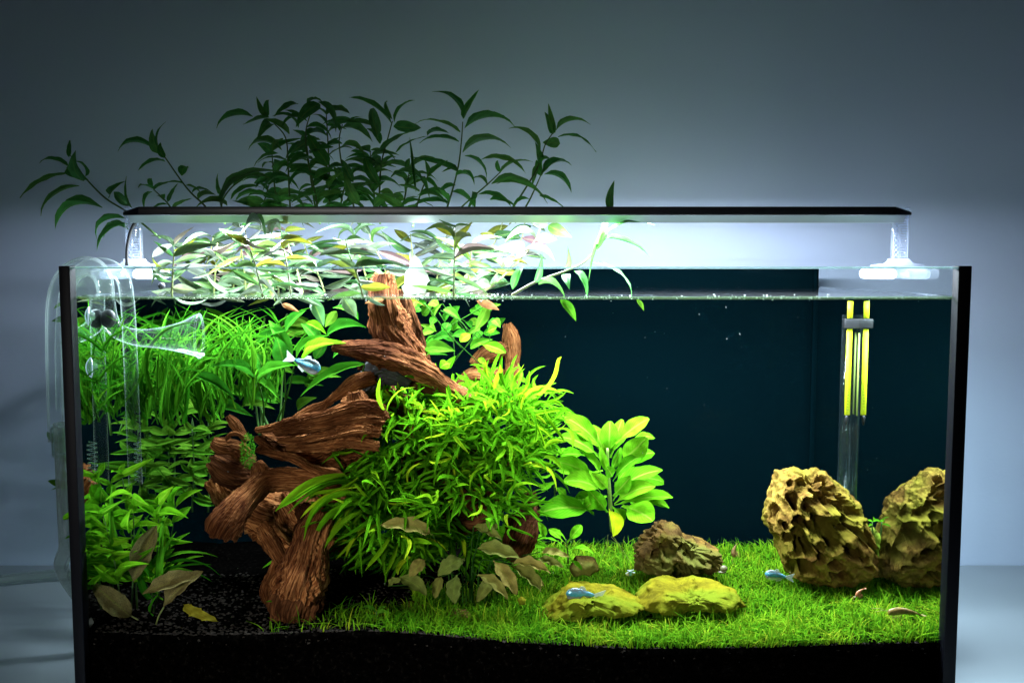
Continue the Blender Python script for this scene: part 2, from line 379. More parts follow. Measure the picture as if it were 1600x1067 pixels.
# ================================================================== LIGHT BAR
lamp = empty('light_bar', (0, LAMP_Y, LAMP_Z), 'slim black aquarium light bar on clear acrylic stands across the tank', 'aquarium light')
def lpart(name, mb, mat, bev=0, parent=lamp, smooth=False):
    me = mb.bevelled(name, bev) if bev else mb.mesh(name, smooth)
    base = Vector(lamp.location); me.transform(Matrix.Translation(-base)); return obj(name, me, mat, parent)
zt, zb = P(800, 323, LAMP_Y-.045).z, P(800, 336, LAMP_Y-.045).z
zl = P(800, 348, LAMP_Y-.04).z
hx0, hx1 = P(240, 330, LAMP_Y).x, P(1375, 330, LAMP_Y).x
v, f = [], []
ex0, ex1 = P(204, 330, LAMP_Y).x, P(1412, 330, LAMP_Y).x
sec = [(ex0, zb+.001, zb+.0045, .022), (hx0, zb, zt, .045), (hx1, zb, zt, .045), (ex1, zb+.001, zb+.0045, .022)]
for (x, a, b_, d) in sec: v += [(x, LAMP_Y-d, a), (x, LAMP_Y+d, a), (x, LAMP_Y+d, b_), (x, LAMP_Y-d, b_)]
for i in range(3):
    for k in range(4): f.append((i*4+k, i*4+(k+1) % 4, i*4+4+(k+1) % 4, i*4+4+k))
f += [(0, 3, 2, 1), (12, 13, 14, 15)]
hb = MB(); hb.v, hb.f = v, f
lpart('housing', hb, M['housing'], .0008)
# polished lower lip: two thin rails that hide the LED rows from the front
rl = MB().box(hx0-.012, hx1+.012, LAMP_Y-.0435, LAMP_Y-.0405, zl, zb-.0004)
rl.v = [(x, y+(.006 if z < zb-.002 else 0), z) for x, y, z in rl.v]
lpart('lower_rail', rl, M['lip'])
# LED carrier board with its rows of chips recessed under the housing
lb = lpart('led_board', MB().box(hx0, hx1, LAMP_Y-.03, LAMP_Y+.03, zb-.0022, zb-.0005), M['lip'])
def stand(px, sgn):
    xs = sgn*.4485
    st = bpy.data.objects.new('stand', None); COL.objects.link(st); st.parent = lamp
    post = MB()
    w2 = .0085; z0, z1 = RIM+.004, zt-.001
    x0 = P(px-12, 380, LAMP_Y).x; x1 = P(px+12, 380, LAMP_Y).x
    post.box(x0, x1, LAMP_Y-.004, LAMP_Y+.004, z0, z1)
    def sp(name, mb, mat, bev=0, smooth=False): return lpart(name, mb, mat, bev, st, smooth)
    sp('post', post, M['acrylic'], .001)
    cl = MB(); cl.box(x0-.0008, x1+.0008, LAMP_Y-.006, LAMP_Y+.012, zb-.0018, zt+.0022)
    sp('clamp', cl, M['acrylic'], .0016)
    # etched relief on the post: a lattice strip and a column of bar marks
    et = MB(); yy = LAMP_Y-.0044; xm = x0+(x1-x0)*.36
    h = (z1-z0); nn = 9
    for i in range(nn):
        za, zc = z0+h*(.12+.80*i/nn), z0+h*(.12+.80*(i+1)/nn)
        et.tube([(x0+.0012, yy, za), (xm, yy, zc)], .0004, 5); et.tube([(xm, yy, za), (x0+.0012, yy, zc)], .0004, 5)
    for i in range(17):
        za = z0+h*(.12+.80*i/17); q = (i*7) % 5
        et.box(xm+.0018, x1-.0018-(.002 if q in (1, 3) else 0), yy-.0002, yy+.0003, za, za+.0011)
        if q in (0, 3): et.box(xm+.0018+.0012*(q > 0), xm+.0028+.0012*(q > 0), yy-.0003, yy+.0002, za+.0009, za+.0034)
    for xx in (x0+.0003, xm+.0006, x1-.0008): et.box(xx, xx+.0006, yy-.0001, yy+.0004, z0+h*.1, z0+h*.95)
    sp('etching', et, M['etched'])
    # foot: a pad each side of the side pane, a flared saddle over it
    xin0, xin1 = sorted((sgn*(HW-.0088), sgn*(HW-.0088-.031))); xo0, xo1 = sorted((sgn*(HW+.0012), sgn*(HW+.030)))
    sp('foot', MB().box(xin0, xin1, LAMP_Y-.022, LAMP_Y+.022, RIM-.014, RIM-.002), M['etched'], .005)
    sp('foot', MB().box(xo0, xo1, LAMP_Y-.022, LAMP_Y+.022, RIM-.014, RIM-.002), M['etched'], .005)
    sd = MB(); cx = (x0+x1)/2
    prof = [(.029, RIM+.0012), (.026, RIM+.0026), (.013, RIM+.0040), (.0090, RIM+.0068), (.0080, RIM+.0095)]
    for (hw, z) in prof:
        sd.v += [(cx-hw, LAMP_Y-.012, z), (cx+hw, LAMP_Y-.012, z), (cx+hw, LAMP_Y+.012, z), (cx-hw, LAMP_Y+.012, z)]
    for i in range(len(prof)-1):
        for k in range(4): sd.f.append((i*4+k, i*4+(k+1) % 4, i*4+4+(k+1) % 4, i*4+4+k))
    sd.f += [(3, 2, 1, 0), tuple((len(prof)-1)*4+k for k in range(4))]
    sp('saddle', sd, M['etched'])
stand(1405, 1); stand(210, -1)
cab = [P(a, b_, LAMP_Y-.03) for a, b_ in spline([(222, 340), (212, 347), (204, 362), (199, 385), (198, 415)], 6)]
cab += [P(a, b_, LAMP_Y+.02) for a, b_ in ((190, 440),)] and []
lpart('cable', MB().tube(cab, .0018, 10), M['cable'], smooth=True)

# ================================================================== PIPES, HOSES
def tube_part(name, pts, rad, mat, parent, n=16, caps=False):
    me = MB().tube(pts, rad, n, caps).mesh(name, True); me.transform(Matrix.Translation(-Vector(parent.location))); return obj(name, me, mat, parent)
YO = .085
outp = empty('outflow_pipe', P(140, 420, YO), 'clear blown glass outflow pipe hooked over the rim, its flared mouth pointing into the tank', 'aquarium pipe')
pp = [tuple(P(a, b_, y)) + (r*S(YO),) for a, b_, y, r in [(88, 690, YO+.02, 12), (86, 600, YO+.02, 13), (86, 500, YO+.01, 14), (93, 452, YO, 15), (112, 425, YO, 16), (140, 417, YO, 16), (160, 432, YO-.005, 14), (167, 470, YO-.01, 12)]]
pp = spline(pp, 8); tube_part('bent_tube', [p[:3] for p in pp], [p[3] for p in pp], M['tube'], outp)
tube_part('inner_wall', [p[:3] for p in pp], [p[3]*.82 for p in pp], M['tube'], outp)
pp = spline([tuple(P(a, b_, y)) + (r*S(YO),) for a, b_, y, r in [(167, 471, YO-.01, 12), (170, 498, YO-.01, 14), (184, 517, YO-.012, 12), (212, 527, YO-.015, 13), (248, 528, YO-.018, 16), (285, 527, YO-.02, 24), (311, 525, YO-.02, 34)]], 8)
tube_part('flared_mouth', [p[:3] for p in pp], [p[3] for p in pp], M['tube'], outp, 24)
rim = [P(311+7*math.cos(a), 525+34*math.sin(a), YO-.02+.023*math.cos(a)) for a in np.linspace(0, 2*math.pi, 40)]
tube_part('mouth_rim', rim, .0011, M['tube'], outp, 8)
dk = MB().sphere(P(169, 498, YO-.012), .0085, 14, 10, (1, .8, 1.2)); me = dk.mesh('dark_plug', True); me.transform(Matrix.Translation(-Vector(outp.location))); obj('dark_plug', me, M['cable'], outp)
YI = .10
inp = empty('intake_pipe', P(190, 430, YI), 'clear glass intake pipe standing upright in the grassy corner, coil slots at its foot', 'aquarium pipe')
pp = spline([tuple(P(a, b_, y)) for a, b_, y in [(98, 640, YI+.06, ), (97, 520, YI+.06), (106, 450, YI+.03), (130, 420, YI), (165, 414, YI), (190, 432, YI), (199, 470, YI), (204, 560, YI), (208, 660, YI), (212, 757, YI)]], 10)
tube_part('straight_tube', pp, 10.5*S(YI), M['tube'], inp)
coil = [P(214+5*math.cos(a)+ (b_-690)*.02, b_, YI-.008+.005*math.sin(a)) for a, b_ in zip(np.linspace(0, 2*math.pi*9, 160), np.linspace(690, 752, 160))]
tube_part('slot_coil', coil, .0006, M['cup'], inp, 6, True)
for (a, b_, rr) in ((92, 668, 13), (96, 712, 12)):
    pass
hose = empty('clear_hose', P(97, 760, .13), 'greenish clear hose running down the outside of the tank and curling onto the table', 'hose')
pp = spline([tuple(P(a, b_, y)) for a, b_, y in [(95, 662, .11), (98, 720, .115), (101, 790, .12), (104, 850, .13), (102, 900, .17)]] + [(-.50, .22, .012), (-.52, .33, .010), (-.57, .42, .0095), (-.68, .47, .0095), (-.80, .43, .0095), (-.86, .35, .0095), (-.84, .25, .0095)], 8)
tube_part('hose_tube', pp, .0085, M['vinyl'], hose, 14)
tube_part('connector_sleeve', [P(95.2, 670, .11), P(98, 711, .115)], .0112, M['cup'], hose, 16)
ring = lambda a, b_, r, Y: [P(a+r*math.cos(t), b_+r*.15*math.sin(t), Y+r*S(Y)*math.sin(t)) for t in np.linspace(0, 2*math.pi, 24)]
tube_part('sleeve_ring', ring(98, 711, 15, .115), .0012, M['cup'], hose, 8)
tube_part('sleeve_ring', ring(95, 669, 15, .11), .0010, M['cup'], hose, 8)
# suction cups on the end pane
def cup(px, py, Y, hh, lab, tilt=0):
    c = P(px, py, Y); e = empty('suction_cup', c, lab, 'suction cup', 'suction cups along the glass end pane')
    r = hh*S(Y); mb = MB(); nst = 20
    prof = [(-.5, 1.0), (-.35, .98), (-.1, .72), (.25, .38), (.55, .30), (.6, .05)]
    for (t, q) in prof:
        for k in range(nst):
            a = 2*math.pi*k/nst; mb.v.append((t*r*.55, math.cos(a)*q*r, math.sin(a)*q*r))
    for i in range(len(prof)-1):
        for k in range(nst): mb.f.append((i*nst+k, i*nst+(k+1) % nst, (i+1)*nst+(k+1) % nst, (i+1)*nst+k))
    o = obj('cup_bell', mb.mesh('cup_bell', True), M['cup'], e)
    rm = MB().tube([(-.5*.55*r, math.cos(a)*r, math.sin(a)*r) for a in np.linspace(0, 2*math.pi, 28)], .0006, 8, False)
    obj('cup_rim', rm.mesh('cup_rim', True), M['etched'], e); e.rotation_euler = (0, 0, tilt)
cup(142, 494, .05, 19, 'clear suction cup nearest the waterline beside the outflow tube', .5)
cup(124, 566, .03, 16, 'small clear suction cup tucked against the corner trim below the waterline', .5)
cup(146, 573, .05, 18, 'clear suction cup of the middle pair, standing off the corner trim', .6)
cup(128, 663, .035, 19, 'lowest clear suction cup on the end pane above the bright foliage', .6)
# small dark drop-shaped sensor bulb at the rim
bu = empty('hanging_bulb', P(253, 447, .14), 'tiny dark glass ball on a wire just above the water', 'glass ball')
me = MB().sphere((0, 0, 0), .0042, 14, 10).mesh('ball', True); obj('ball', me, simple('dark_glass', (.03, .03, .035), .05), bu)
me = MB().tube([(-.002, 0, -.002), (-.0035, 0, -.008), (-.003, 0, -.014)], .0006, 6).mesh('wire', True); obj('wire', me, M['cable'], bu)

# ================================================================== THERMOMETER
YT = .272
tp_ = P(1326, 560, YT); th = empty('thermometer', tp_, 'slim glass thermometer with vivid yellow-green scale strip against the black back', 'thermometer')
def th_(name, mb, mat, bev=0):
    me = mb.bevelled(name, bev) if bev else mb.mesh(name, True); me.transform(Matrix.Translation(-tp_)); return obj(name, me, mat, th)
def zof(py): return P(1326, py, YT).z
yel = simple('yellow_scale', (.85, .92, .01), .6); yel2 = simple('pale_green_backing', (.22, .30, .06), .5)
sw = 4.2*S(YT)
th_('scale_strip', MB().box(tp_.x-sw, tp_.x+sw, YT-.0010, YT+.0004, zof(648), zof(514)), yel)
th_('scale_strip', MB().box(tp_.x-sw, tp_.x+sw, YT-.0010, YT+.0004, zof(497), zof(471)), yel)
tx = MB()
for i in range(26):
    py = 640-i*4.6; ww = sw*(.9 if i % 5 == 0 else .45)
    tx.box(tp_.x-ww*.5, tp_.x+ww*.5, YT-.0013, YT-.0011, zof(py)-.00025, zof(py)+.00025)
th_('scale_mark', tx, simple('scale_ink', (.25, .33, .03), .6))
th_('backing_strip', MB().box(tp_.x+.010, tp_.x+.0108, YT-.008, YT-.0035, zof(648), zof(520)), yel2)
th_('backing_strip', MB().box(tp_.x+.010, tp_.x+.0108, YT+.004, YT+.0085, zof(648), zof(520)), yel2)
th_('clip', MB().box(tp_.x-.008, tp_.x+.0115, YT-.0045, YT+.0045, zof(513), zof(498)), M['cable'], .001)
th_('tube', MB().tube([(tp_.x, YT, zof(668)), (tp_.x, YT, zof(660)), (tp_.x, YT, zof(475)), (tp_.x, YT, zof(466))], [.001, .0062, .0062, .003], 16), M['pane_wet'])
th_('bulb', MB().tube([(tp_.x-.0006, YT, zof(664)), (tp_.x-.0006, YT, zof(652)), (tp_.x, YT, zof(649))], [.001, .0024, .0018], 10), M['cable'])
M['corner_clear'] = thin_glass('clear_corner_strip', (.85, .9, .9), edge=.25, power=2, base=.02, milk=.015, milkcol=(.4, .5, .5))
sp_ = P(1323, 600, YT+.02); strip = obj('corner_strip_tube', MB().tube([(sp_.x, YT+.02, P(1323, 492, YT+.02).z), (sp_.x, YT+.02, P(1323, 790, YT+.02).z)], .0085, 16).mesh('corner_strip_tube', True), M['corner_clear'])  # added upright tube for the pale strip along the tank's back corner
tag(strip, 'grey clear upright tube for the back corner strip behind the yellow thermometer', 'tube')

# ================================================================== LEAVES
def lance(t, p=.42, q=1.0): return max(0.0, math.sin(math.pi*min(1, t**.85))**q) * (1-.12*t)
def leaf_mesh(name, prof, n=10, m=2, arch=.12, fold=.12, wave=0.0, asp=.25, tipbend=0.0, twist=0.0, seed=0, bite=0.0, side=0.0):
    rr = random.Random(seed); v, f, uv = [], [], []; ph = rr.uniform(0, 6)
    for i in range(n+1):
        t = i/n; cz = arch*4*t*(1-t)*(1.15-.3*t) - tipbend*max(0, t-.7)**2*8; cyy = side*math.sin(math.pi*t)/max(asp, .02)
        wd = max(prof(t), .012)*.5
        tw = twist*(t-.3)
        for j in range(-m, m+1):
            s = j/m; yy = s*wd; zz = fold*abs(s)**1.3*prof(t)*asp*1.2 + wave*abs(s)*math.sin(t*19+ph+(2 if s > 0 else 0))*asp
            if bite and abs(s) == 1: yy *= 1-bite*rr.random()
            zz += math.sin(tw)*yy*asp; yy *= math.cos(tw)
            v.append((t + (0.03*wave*math.sin(t*23+s) if wave else 0), yy+cyy, cz+zz)); uv.append((t, (s+1)/2))
    k = 2*m+1
    for i in range(n):
        for j in range(k-1): a = i*k+j; f.append((a, a+k, a+k+1, a+1))
    return mesh_from(name, v, f, True, uv)
def put(me, name, parent, base, tip, W, up, mat=None):
    base, tip = Vector(base), Vector(tip); x = tip-base; L = x.length
    if L < 1e-6: return None
    x /= L; z = Vector(up)-x*Vector(up).dot(x)
    if z.length < .02: z = Vector((0, -1, .2))-x*Vector((0, -1, .2)).dot(x)
    z.normalize(); y = z.cross(x)
    o = bpy.data.objects.new(name, me); COL.objects.link(o); o.parent = parent
    o.matrix_local = Matrix(((x.x*L, y.x*W, z.x*L, base.x-parent.location.x), (x.y*L, y.y*W, z.y*L, base.y-parent.location.y), (x.z*L, y.z*W, z.z*L, base.z-parent.location.z), (0, 0, 0, 1)))
    return o
def setmat(meshes, mat):
    for me in meshes: me.materials.append(mat)
    return meshes
P_lance = lambda t: (max(0, math.sin(math.pi*t**.8)))**.9
P_willow = lambda t: (max(0, math.sin(math.pi*min(1, .03+.97*t)**.7)))**.75 * (1-.25*t) if t > .06 else .10
P_ovate = lambda t: .09 if t < .12 else max(0, math.sin(math.pi*((t-.10)/.9)**.75))**.6
def P_spat(t):
    if t < .22: return .12+.15*t
    q = (t-.22)/.78
    return max(.12, (math.sin(math.pi*q**.95))**.62*(.82+.25*q)) if q < .985 else .18
P_blade = lambda t: (.55+.45*math.sin(math.pi*min(1, t*1.4+.1))) * (1 if t < .75 else max(.02, 1-((t-.75)/.25)**2))
P_fern = lambda t: .25+.75*math.sin(math.pi*min(1, t*.9+.08))**.8 if t < .93 else max(.03, (1-t)*5)
def variants(tagname, prof, mat, n, asp, arch=(.06, .22), fold=(.05, .25), wave=0, nseg=10, m=2, tipbend=(0, .05), twist=(-.5, .5), bite=0, side=(0, 0)):
    return setmat([leaf_mesh(tagname, prof, nseg, m, R(*arch), R(*fold), wave, asp, R(*tipbend), R(*twist), i, bite, R(*side)) for i in range(n)], mat)

M['emersed'] = leaf_mat('emersed_leaf', [(.03, .17, .03), (.05, .24, .04), (.05, .20, .05), (.09, .27, .045)], .35, .45, .2, .2)
M['emersed_lit'] = leaf_mat('overlit_emersed_leaf', [(.02, .085, .022), (.055, .14, .045), (.16, .22, .14), (.015, .055, .018), (.18, .19, .17), (.04, .11, .015), (.12, .19, .10), (.03, .10, .03), (.19, .10, .12), (.04, .13, .035), (.19, .19, .012), (.02, .07, .02)], .45, .35, .3, .3)  # pale ramp tones paint in the lamp's overexposure on these leaves
M['stem_g'] = simple('green_stem', (.04, .11, .015), .5, var=.3, scale=60)
M['stalk_d'] = simple('dark_stalk', (.018, .06, .008), .6, var=.3, scale=60, spec=0)
M['stem_p'] = simple('pale_stem', (.16, .19, .05), .5, var=.3, scale=60)
M['bright'] = leaf_mat('bright_green_leaf', [(.07, .31, .005), (.12, .38, .008), (.055, .25, .005), (.16, .41, .01)], .4, .45, .5)
M['bright_y'] = leaf_mat('yellowing_leaf', [(.42, .55, .01), (.50, .56, .012)], .4, .4, .2)
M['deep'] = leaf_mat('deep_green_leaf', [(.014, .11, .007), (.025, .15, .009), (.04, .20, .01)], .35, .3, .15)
M['blade'] = leaf_mat('grassy_blade', [(.012, .10, .004), (.025, .17, .006), (.06, .25, .01), (.03, .16, .007), (.10, .30, .012)], .3, .35, .12)
M['fern'] = leaf_mat('fern_leaf', [(.06, .24, .004), (.12, .34, .006), (.22, .43, .008), (.045, .19, .004), (.36, .47, .012), (.10, .30, .005)], .52, .5, .15)
M['brown'] = leaf_mat('brown_leaf', [(.22, .17, .04), (.25, .20, .05), (.16, .17, .035), (.11, .15, .03)], .25, .6, .15, spots=.35, spotcol=(.05, .04, .02))
M['dead'] = leaf_mat('dying_leaf', [(.16, .125, .045), (.20, .16, .055), (.13, .11, .04)], .2, .6, .15, spots=.7, spotcol=(.035, .03, .02))
M['ydead'] = leaf_mat('yellow_dead_leaf', [(.22, .19, .015)], .3, .5, .1, spots=.4, spotcol=(.20, .12, .02))
M['pinkleaf'] = leaf_mat('pink_orange_leaf', [(.5, .16, .06), (.45, .22, .10)], .3, .4, .15)
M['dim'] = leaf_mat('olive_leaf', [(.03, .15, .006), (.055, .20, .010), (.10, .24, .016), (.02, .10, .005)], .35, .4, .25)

V_em = variants('leaf', P_willow, M['emersed'], 16, .22, arch=(.0, .28), fold=(.05, .7), tipbend=(-.05, .2), twist=(-1.1, 1.1), wave=.05, side=(-.05, .05))
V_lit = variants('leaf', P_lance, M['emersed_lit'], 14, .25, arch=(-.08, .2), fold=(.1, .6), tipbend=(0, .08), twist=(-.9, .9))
V_bright = variants('leaf', P_lance, M['bright'], 6, .3, arch=(.05, .2), fold=(.1, .4), twist=(-.5, .5))
V_spat = variants('leaf', P_spat, M['bright'], 6, .4, arch=(.06, .18), fold=(.04, .2), wave=.04, nseg=14, m=3, tipbend=(.0, .12))
V_spaty = variants('leaf', P_ovate, M['bright_y'], 1, .5, arch=(.1, .15), fold=(.3, .4), nseg=12, m=3)
V_broad = variants('leaf', P_lance, M['deep'], 6, .22, arch=(.06, .16), fold=(.3, .7), wave=.04, nseg=14)
V_broadb = variants('leaf', P_lance, M['bright'], 3, .3, arch=(.06, .16), fold=(.3, .7), wave=.05, nseg=14)
V_blade = variants('blade', P_blade, M['blade'], 14, .05, arch=(.04, .30), fold=(.3, .8), nseg=11, m=1, tipbend=(0, .18), twist=(-.8, .8), side=(-.05, .05))
V_fern = variants('frond', P_fern, M['fern'], 16, .1, arch=(-.12, .24), fold=(.2, .8), nseg=8, m=1, tipbend=(-.25, .25), twist=(-1.2, 1.2), side=(-.12, .12))
V_brown = variants('leaf', P_ovate, M['brown'], 6, .35, arch=(.08, .22), fold=(.1, .4), wave=.13, nseg=16, m=3, bite=.12)
V_dead = variants('leaf', P_lance, M['dead'], 5, .4, arch=(.04, .2), fold=(.1, .5), wave=.10, nseg=18, m=3, bite=.10)
V_yd = variants('leaf', P_ovate, M['ydead'], 1, .35, arch=(.3, .3), wave=.25, nseg=16, m=3, bite=.35)
V_pink = variants('leaf', P_lance, M['pinkleaf'], 2, .25, arch=(.05, .1), wave=.1)
V_dim = variants('leaf', P_lance, M['dim'], 6, .35, arch=(.05, .2), fold=(.1, .4))
UPC = lambda: Vector((R(-.5, .5), R(-1.0, .1), R(.4, 1)))

def stem_obj(parent, pts, r0, r1, mat, name='stem'):
    sp = spline([tuple(p) for p in pts], 5); k = len(sp)
    me = MB().tube(sp, [r0+(r1-r0)*i/(k-1) for i in range(k)], 7).mesh(name, True); me.transform(Matrix.Translation(-Vector(parent.location)))
    return obj(name, me, mat, parent)
# ------------------------------------------------------------ emersed stems traced from the photograph
def traced(label, Yb, Yt, stem, leaves, mat=None, vs=None, smat=None, name='stem_plant', cat='stem plant', group='leafy stems growing out of the water', r=(2.6, 1.2), dy=.035):
    """stem: photo points from foot to tip; leaves: (base, tip, width[, 'f' facing, bulge sign])"""
    vs = vs or V_em; ys = np.linspace(Yb, Yt, len(stem))
    pts = [P(a, b_, y) for (a, b_), y in zip(stem, ys)]
    e = empty(name, pts[0], label, cat, group)
    stem_obj(e, pts, r[0]*S(Yb)*.5*1.3, r[1]*S(Yt)*.5*1.3, smat or M['stem_g'])
    sx = np.array([s_[1] for s_ in stem], float)
    for lf in leaves:
        (bx, by), (tx_, ty), W = lf[:3]; fl = lf[3] if len(lf) > 3 else ''
        d = [(a-bx)**2+(b_-by)**2 for a, b_ in stem]; k = int(np.argmin(d)); yb = float(ys[k])
        yt = yb + R(-dy, dy*.6)
        up = Vector((R(-.2, .2), -.55, .8)) if 'f' not in fl else Vector((R(-.3, .3), -1, .15))
        if 'd' in fl: up = Vector((0, -.4, -.8))
        if 'r' in fl: up = Vector((R(-1, 1), R(-1, .3), R(-.7, 1)))
        if 's' in fl: up = Vector((R(-.2, .2), -.2, 1))
        put(random.choice(vs), 'leaf', e, P(bx, by, yb), P(tx_, ty, yt), W*(1.06 if vs is V_em else 1.0)*R(.75, 1.25)*S(yb), up)
    return e
traced('arching stem that reaches far out past the tank corner, long drooping leaves', .16, .22, [(250, 372), (203, 334), (165, 310), (135, 280), (122, 262), (110, 243)], [
    ((105, 271), (30, 308), 13), ((124, 291), (59, 332), 10), ((107, 260), (60, 250), 10), ((108, 246), (109, 218), 7, 'f'), ((130, 283), (115, 238), 20, 'f'), ((104, 264), (140, 282), 16, 'f'),
    ((160, 325), (86, 359), 13), ((197, 342), (145, 367), 7), ((200, 350), (149, 391), 16), ((202, 360), (162, 372), 11), ((172, 306), (191, 283), 12, 'f'), ((178, 300), (206, 322), 16, 'f'), ((207, 326), (198, 275), 4), ((133, 276), (118, 250), 9)])
traced('leaning stem with a curled tip, second in from the tank corner', .20, .26, [(335, 345), (320, 322), (300, 303), (285, 285), (262, 252), (248, 232)], [
    ((239, 232), (182, 231), 9), ((258, 253), (215, 266), 9), ((247, 240), (236, 201), 13, 'f'), ((257, 247), (250, 222), 9, 'f'), ((252, 236), (257, 190), 3), ((284, 275), (294, 260), 13, 'f'), ((287, 287), (243, 290), 6),
    ((300, 302), (335, 303), 5), ((290, 290), (316, 305), 6), ((310, 312), (338, 306), 7)])
traced('short stem with a knot of small leaves beside the lamp end', .21, .25, [(275, 340), (262, 318), (240, 296)], [
    ((240, 296), (216, 290), 10), ((238, 293), (236, 277), 8), ((240, 298), (263, 286), 10), ((238, 300), (224, 327), 9), ((248, 306), (256, 314), 10), ((262, 316), (278, 286), 10), ((262, 320), (236, 328), 9), ((268, 325), (300, 310), 12)])
traced('low stem with one long broad leaf sweeping up over the lamp', .21, .24, [(352, 350), (346, 320), (360, 295), (380, 280)], [
    ((345, 322), (440, 265), 17), ((349, 304), (338, 273), 12, 'f'), ((368, 314), (428, 311), 16), ((365, 290), (425, 276), 12), ((360, 312), (408, 290), 12), ((355, 322), (306, 320), 10)])
traced('tall dense stem in the crown, broad dark leaves fanning at its top', .23, .27, [(455, 350), (452, 300), (450, 255), (446, 215), (425, 190)], [
    ((395, 183), (336, 195), 14), ((421, 184), (380, 196), 13), ((416, 181), (401, 152), 11, 'f'), ((418, 184), (420, 154), 9, 'f'), ((452, 210), (412, 187), 16), ((424, 194), (402, 217), 20, 'f'), ((466, 200), (426, 180), 16), ((440, 220), (424, 236), 16, 'f'),
    ((440, 235), (386, 228), 13), ((435, 240), (396, 263), 11), ((452, 255), (404, 248), 12), ((450, 250), (486, 236), 12), ((455, 280), (410, 300), 12), ((450, 270), (500, 262), 12), ((452, 300), (492, 322), 13)])
traced('tall stem at the dense middle of the crown with a very broad drooping leaf', .22, .26, [(500, 350), (492, 300), (480, 245), (478, 205), (486, 175)], [
    ((466, 163), (428, 182), 14), ((500, 163), (462, 198), 26, 'f'), ((497, 160), (527, 204), 17), ((470, 185), (446, 172), 12), ((482, 165), (505, 158), 12), ((480, 190), (440, 200), 14), ((478, 200), (520, 215), 16), ((513, 258), (480, 208), 18, 'f'),
    ((488, 250), (446, 262), 14), ((486, 240), (522, 232), 14), ((490, 275), (452, 292), 14), ((492, 280), (530, 268), 15), ((495, 305), (455, 318), 14), ((498, 310), (540, 300), 16), ((488, 215), (452, 240), 15, 'f')])
traced('stem between the dense middle and the forked stem, wide horizontal leaves', .24, .28, [(560, 350), (548, 305), (535, 262), (530, 220), (535, 195)], [
    ((533, 201), (582, 222), 18), ((581, 197), (532, 190), 12), ((530, 205), (506, 190), 12), ((545, 195), (566, 183), 10), ((535, 225), (500, 240), 15), ((533, 230), (572, 244), 16), ((540, 262), (508, 280), 14), ((540, 262), (585, 270), 16),
    ((548, 292), (512, 306), 15), ((548, 300), (590, 312), 16), ((560, 320), (538, 268), 15, 'f'), ((552, 285), (535, 250), 14, 'f')])
traced('forked upright stem with a pointed leaf cluster at the top of the crown', .24, .30, [(594, 350), (593, 300), (596, 255), (605, 220), (613, 190)], [
    ((590, 214), (582, 166), 15, 'f'), ((612, 194), (546, 151), 10), ((613, 187), (604, 156), 8, 'f'), ((616, 191), (648, 156), 8), ((615, 198), (658, 200), 18, 'f'), ((592, 236), (648, 203), 14), ((617, 240), (668, 212), 11), ((668, 212), (702, 209), 10), ((594, 225), (570, 200), 12),
    ((595, 245), (570, 262), 18, 'f'), ((595, 260), (545, 245), 14), ((598, 262), (620, 244), 10), ((594, 285), (556, 300), 16), ((593, 300), (618, 315), 14), ((592, 290), (570, 240), 14, 'f'), ((640, 248), (643, 276), 10, 'f')])
traced('tallest slender stem, its paired leaves spread like a palm against the wall', .26, .33, [(690, 352), (700, 320), (709, 290), (717, 255), (721, 220), (723, 191)], [
    ((723, 186), (681, 139), 10), ((724, 186), (749, 140), 12, 'f'), ((719, 207), (650, 186), 11), ((726, 201), (804, 190), 11), ((717, 222), (655, 219), 12), ((723, 239), (797, 223), 12), ((717, 270), (640, 247), 12), ((726, 244), (762, 282), 11),
    ((712, 275), (742, 285), 16, 's'), ((715, 262), (690, 270), 9), ((712, 290), (681, 308), 11), ((706, 300), (742, 325), 12), ((700, 316), (655, 300), 12), ((702, 318), (640, 322), 13)])
traced('side stem with short leaves in front of the slender palm-like stem', .22, .26, [(645, 355), (652, 320), (662, 290), (672, 268)], [
    ((672, 276), (664, 250), 8, 'f'), ((668, 278), (700, 252), 11), ((665, 280), (690, 302), 12), ((660, 282), (612, 272), 13), ((658, 278), (672, 308), 8), ((655, 300), (620, 290), 12), ((652, 312), (622, 330), 12), ((655, 308), (700, 318), 12), ((650, 300), (640, 214), 5)])
traced('low branching stem with pale arched leaves beside the slender stem', .24, .29, [(705, 345), (720, 325), (762, 288), (781, 270)], [
    ((781, 271), (832, 252), 9), ((781, 269), (777, 249), 8, 'f'), ((751, 250), (822, 263), 14), ((768, 288), (857, 309), 10), ((762, 290), (738, 280), 6), ((745, 305), (800, 318), 13), ((765, 312), (808, 322), 12), ((735, 312), (742, 325), 10), ((740, 300), (728, 330), 10, 'f')])
traced('lit upright stem of fresh green leaves nearest the bare wall', .24, .30, [(785, 345), (805, 319), (830, 280), (844, 252), (852, 226), (864, 208)], [
    ((844, 235), (798, 196), 16), ((864, 210), (851, 175), 13, 'f'), ((867, 208), (857, 162), 12, 'f'), ((869, 204), (921, 190), 10), ((872, 214), (931, 239), 11), ((875, 225), (848, 223), 16, 'f'), ((845, 250), (838, 224), 11, 'f'), ((840, 258), (832, 290), 8)])
traced('fresh green stem with wide side leaves just above the lamp', .23, .28, [(805, 348), (824, 319), (838, 290), (850, 262)], [
    ((848, 271), (893, 254), 13), ((850, 273), (893, 302), 17), ((846, 275), (838, 250), 10, 'f'), ((842, 305), (884, 326), 9), ((838, 292), (776, 286), 9), ((848, 268), (862, 250), 9), ((828, 312), (800, 322), 10)])
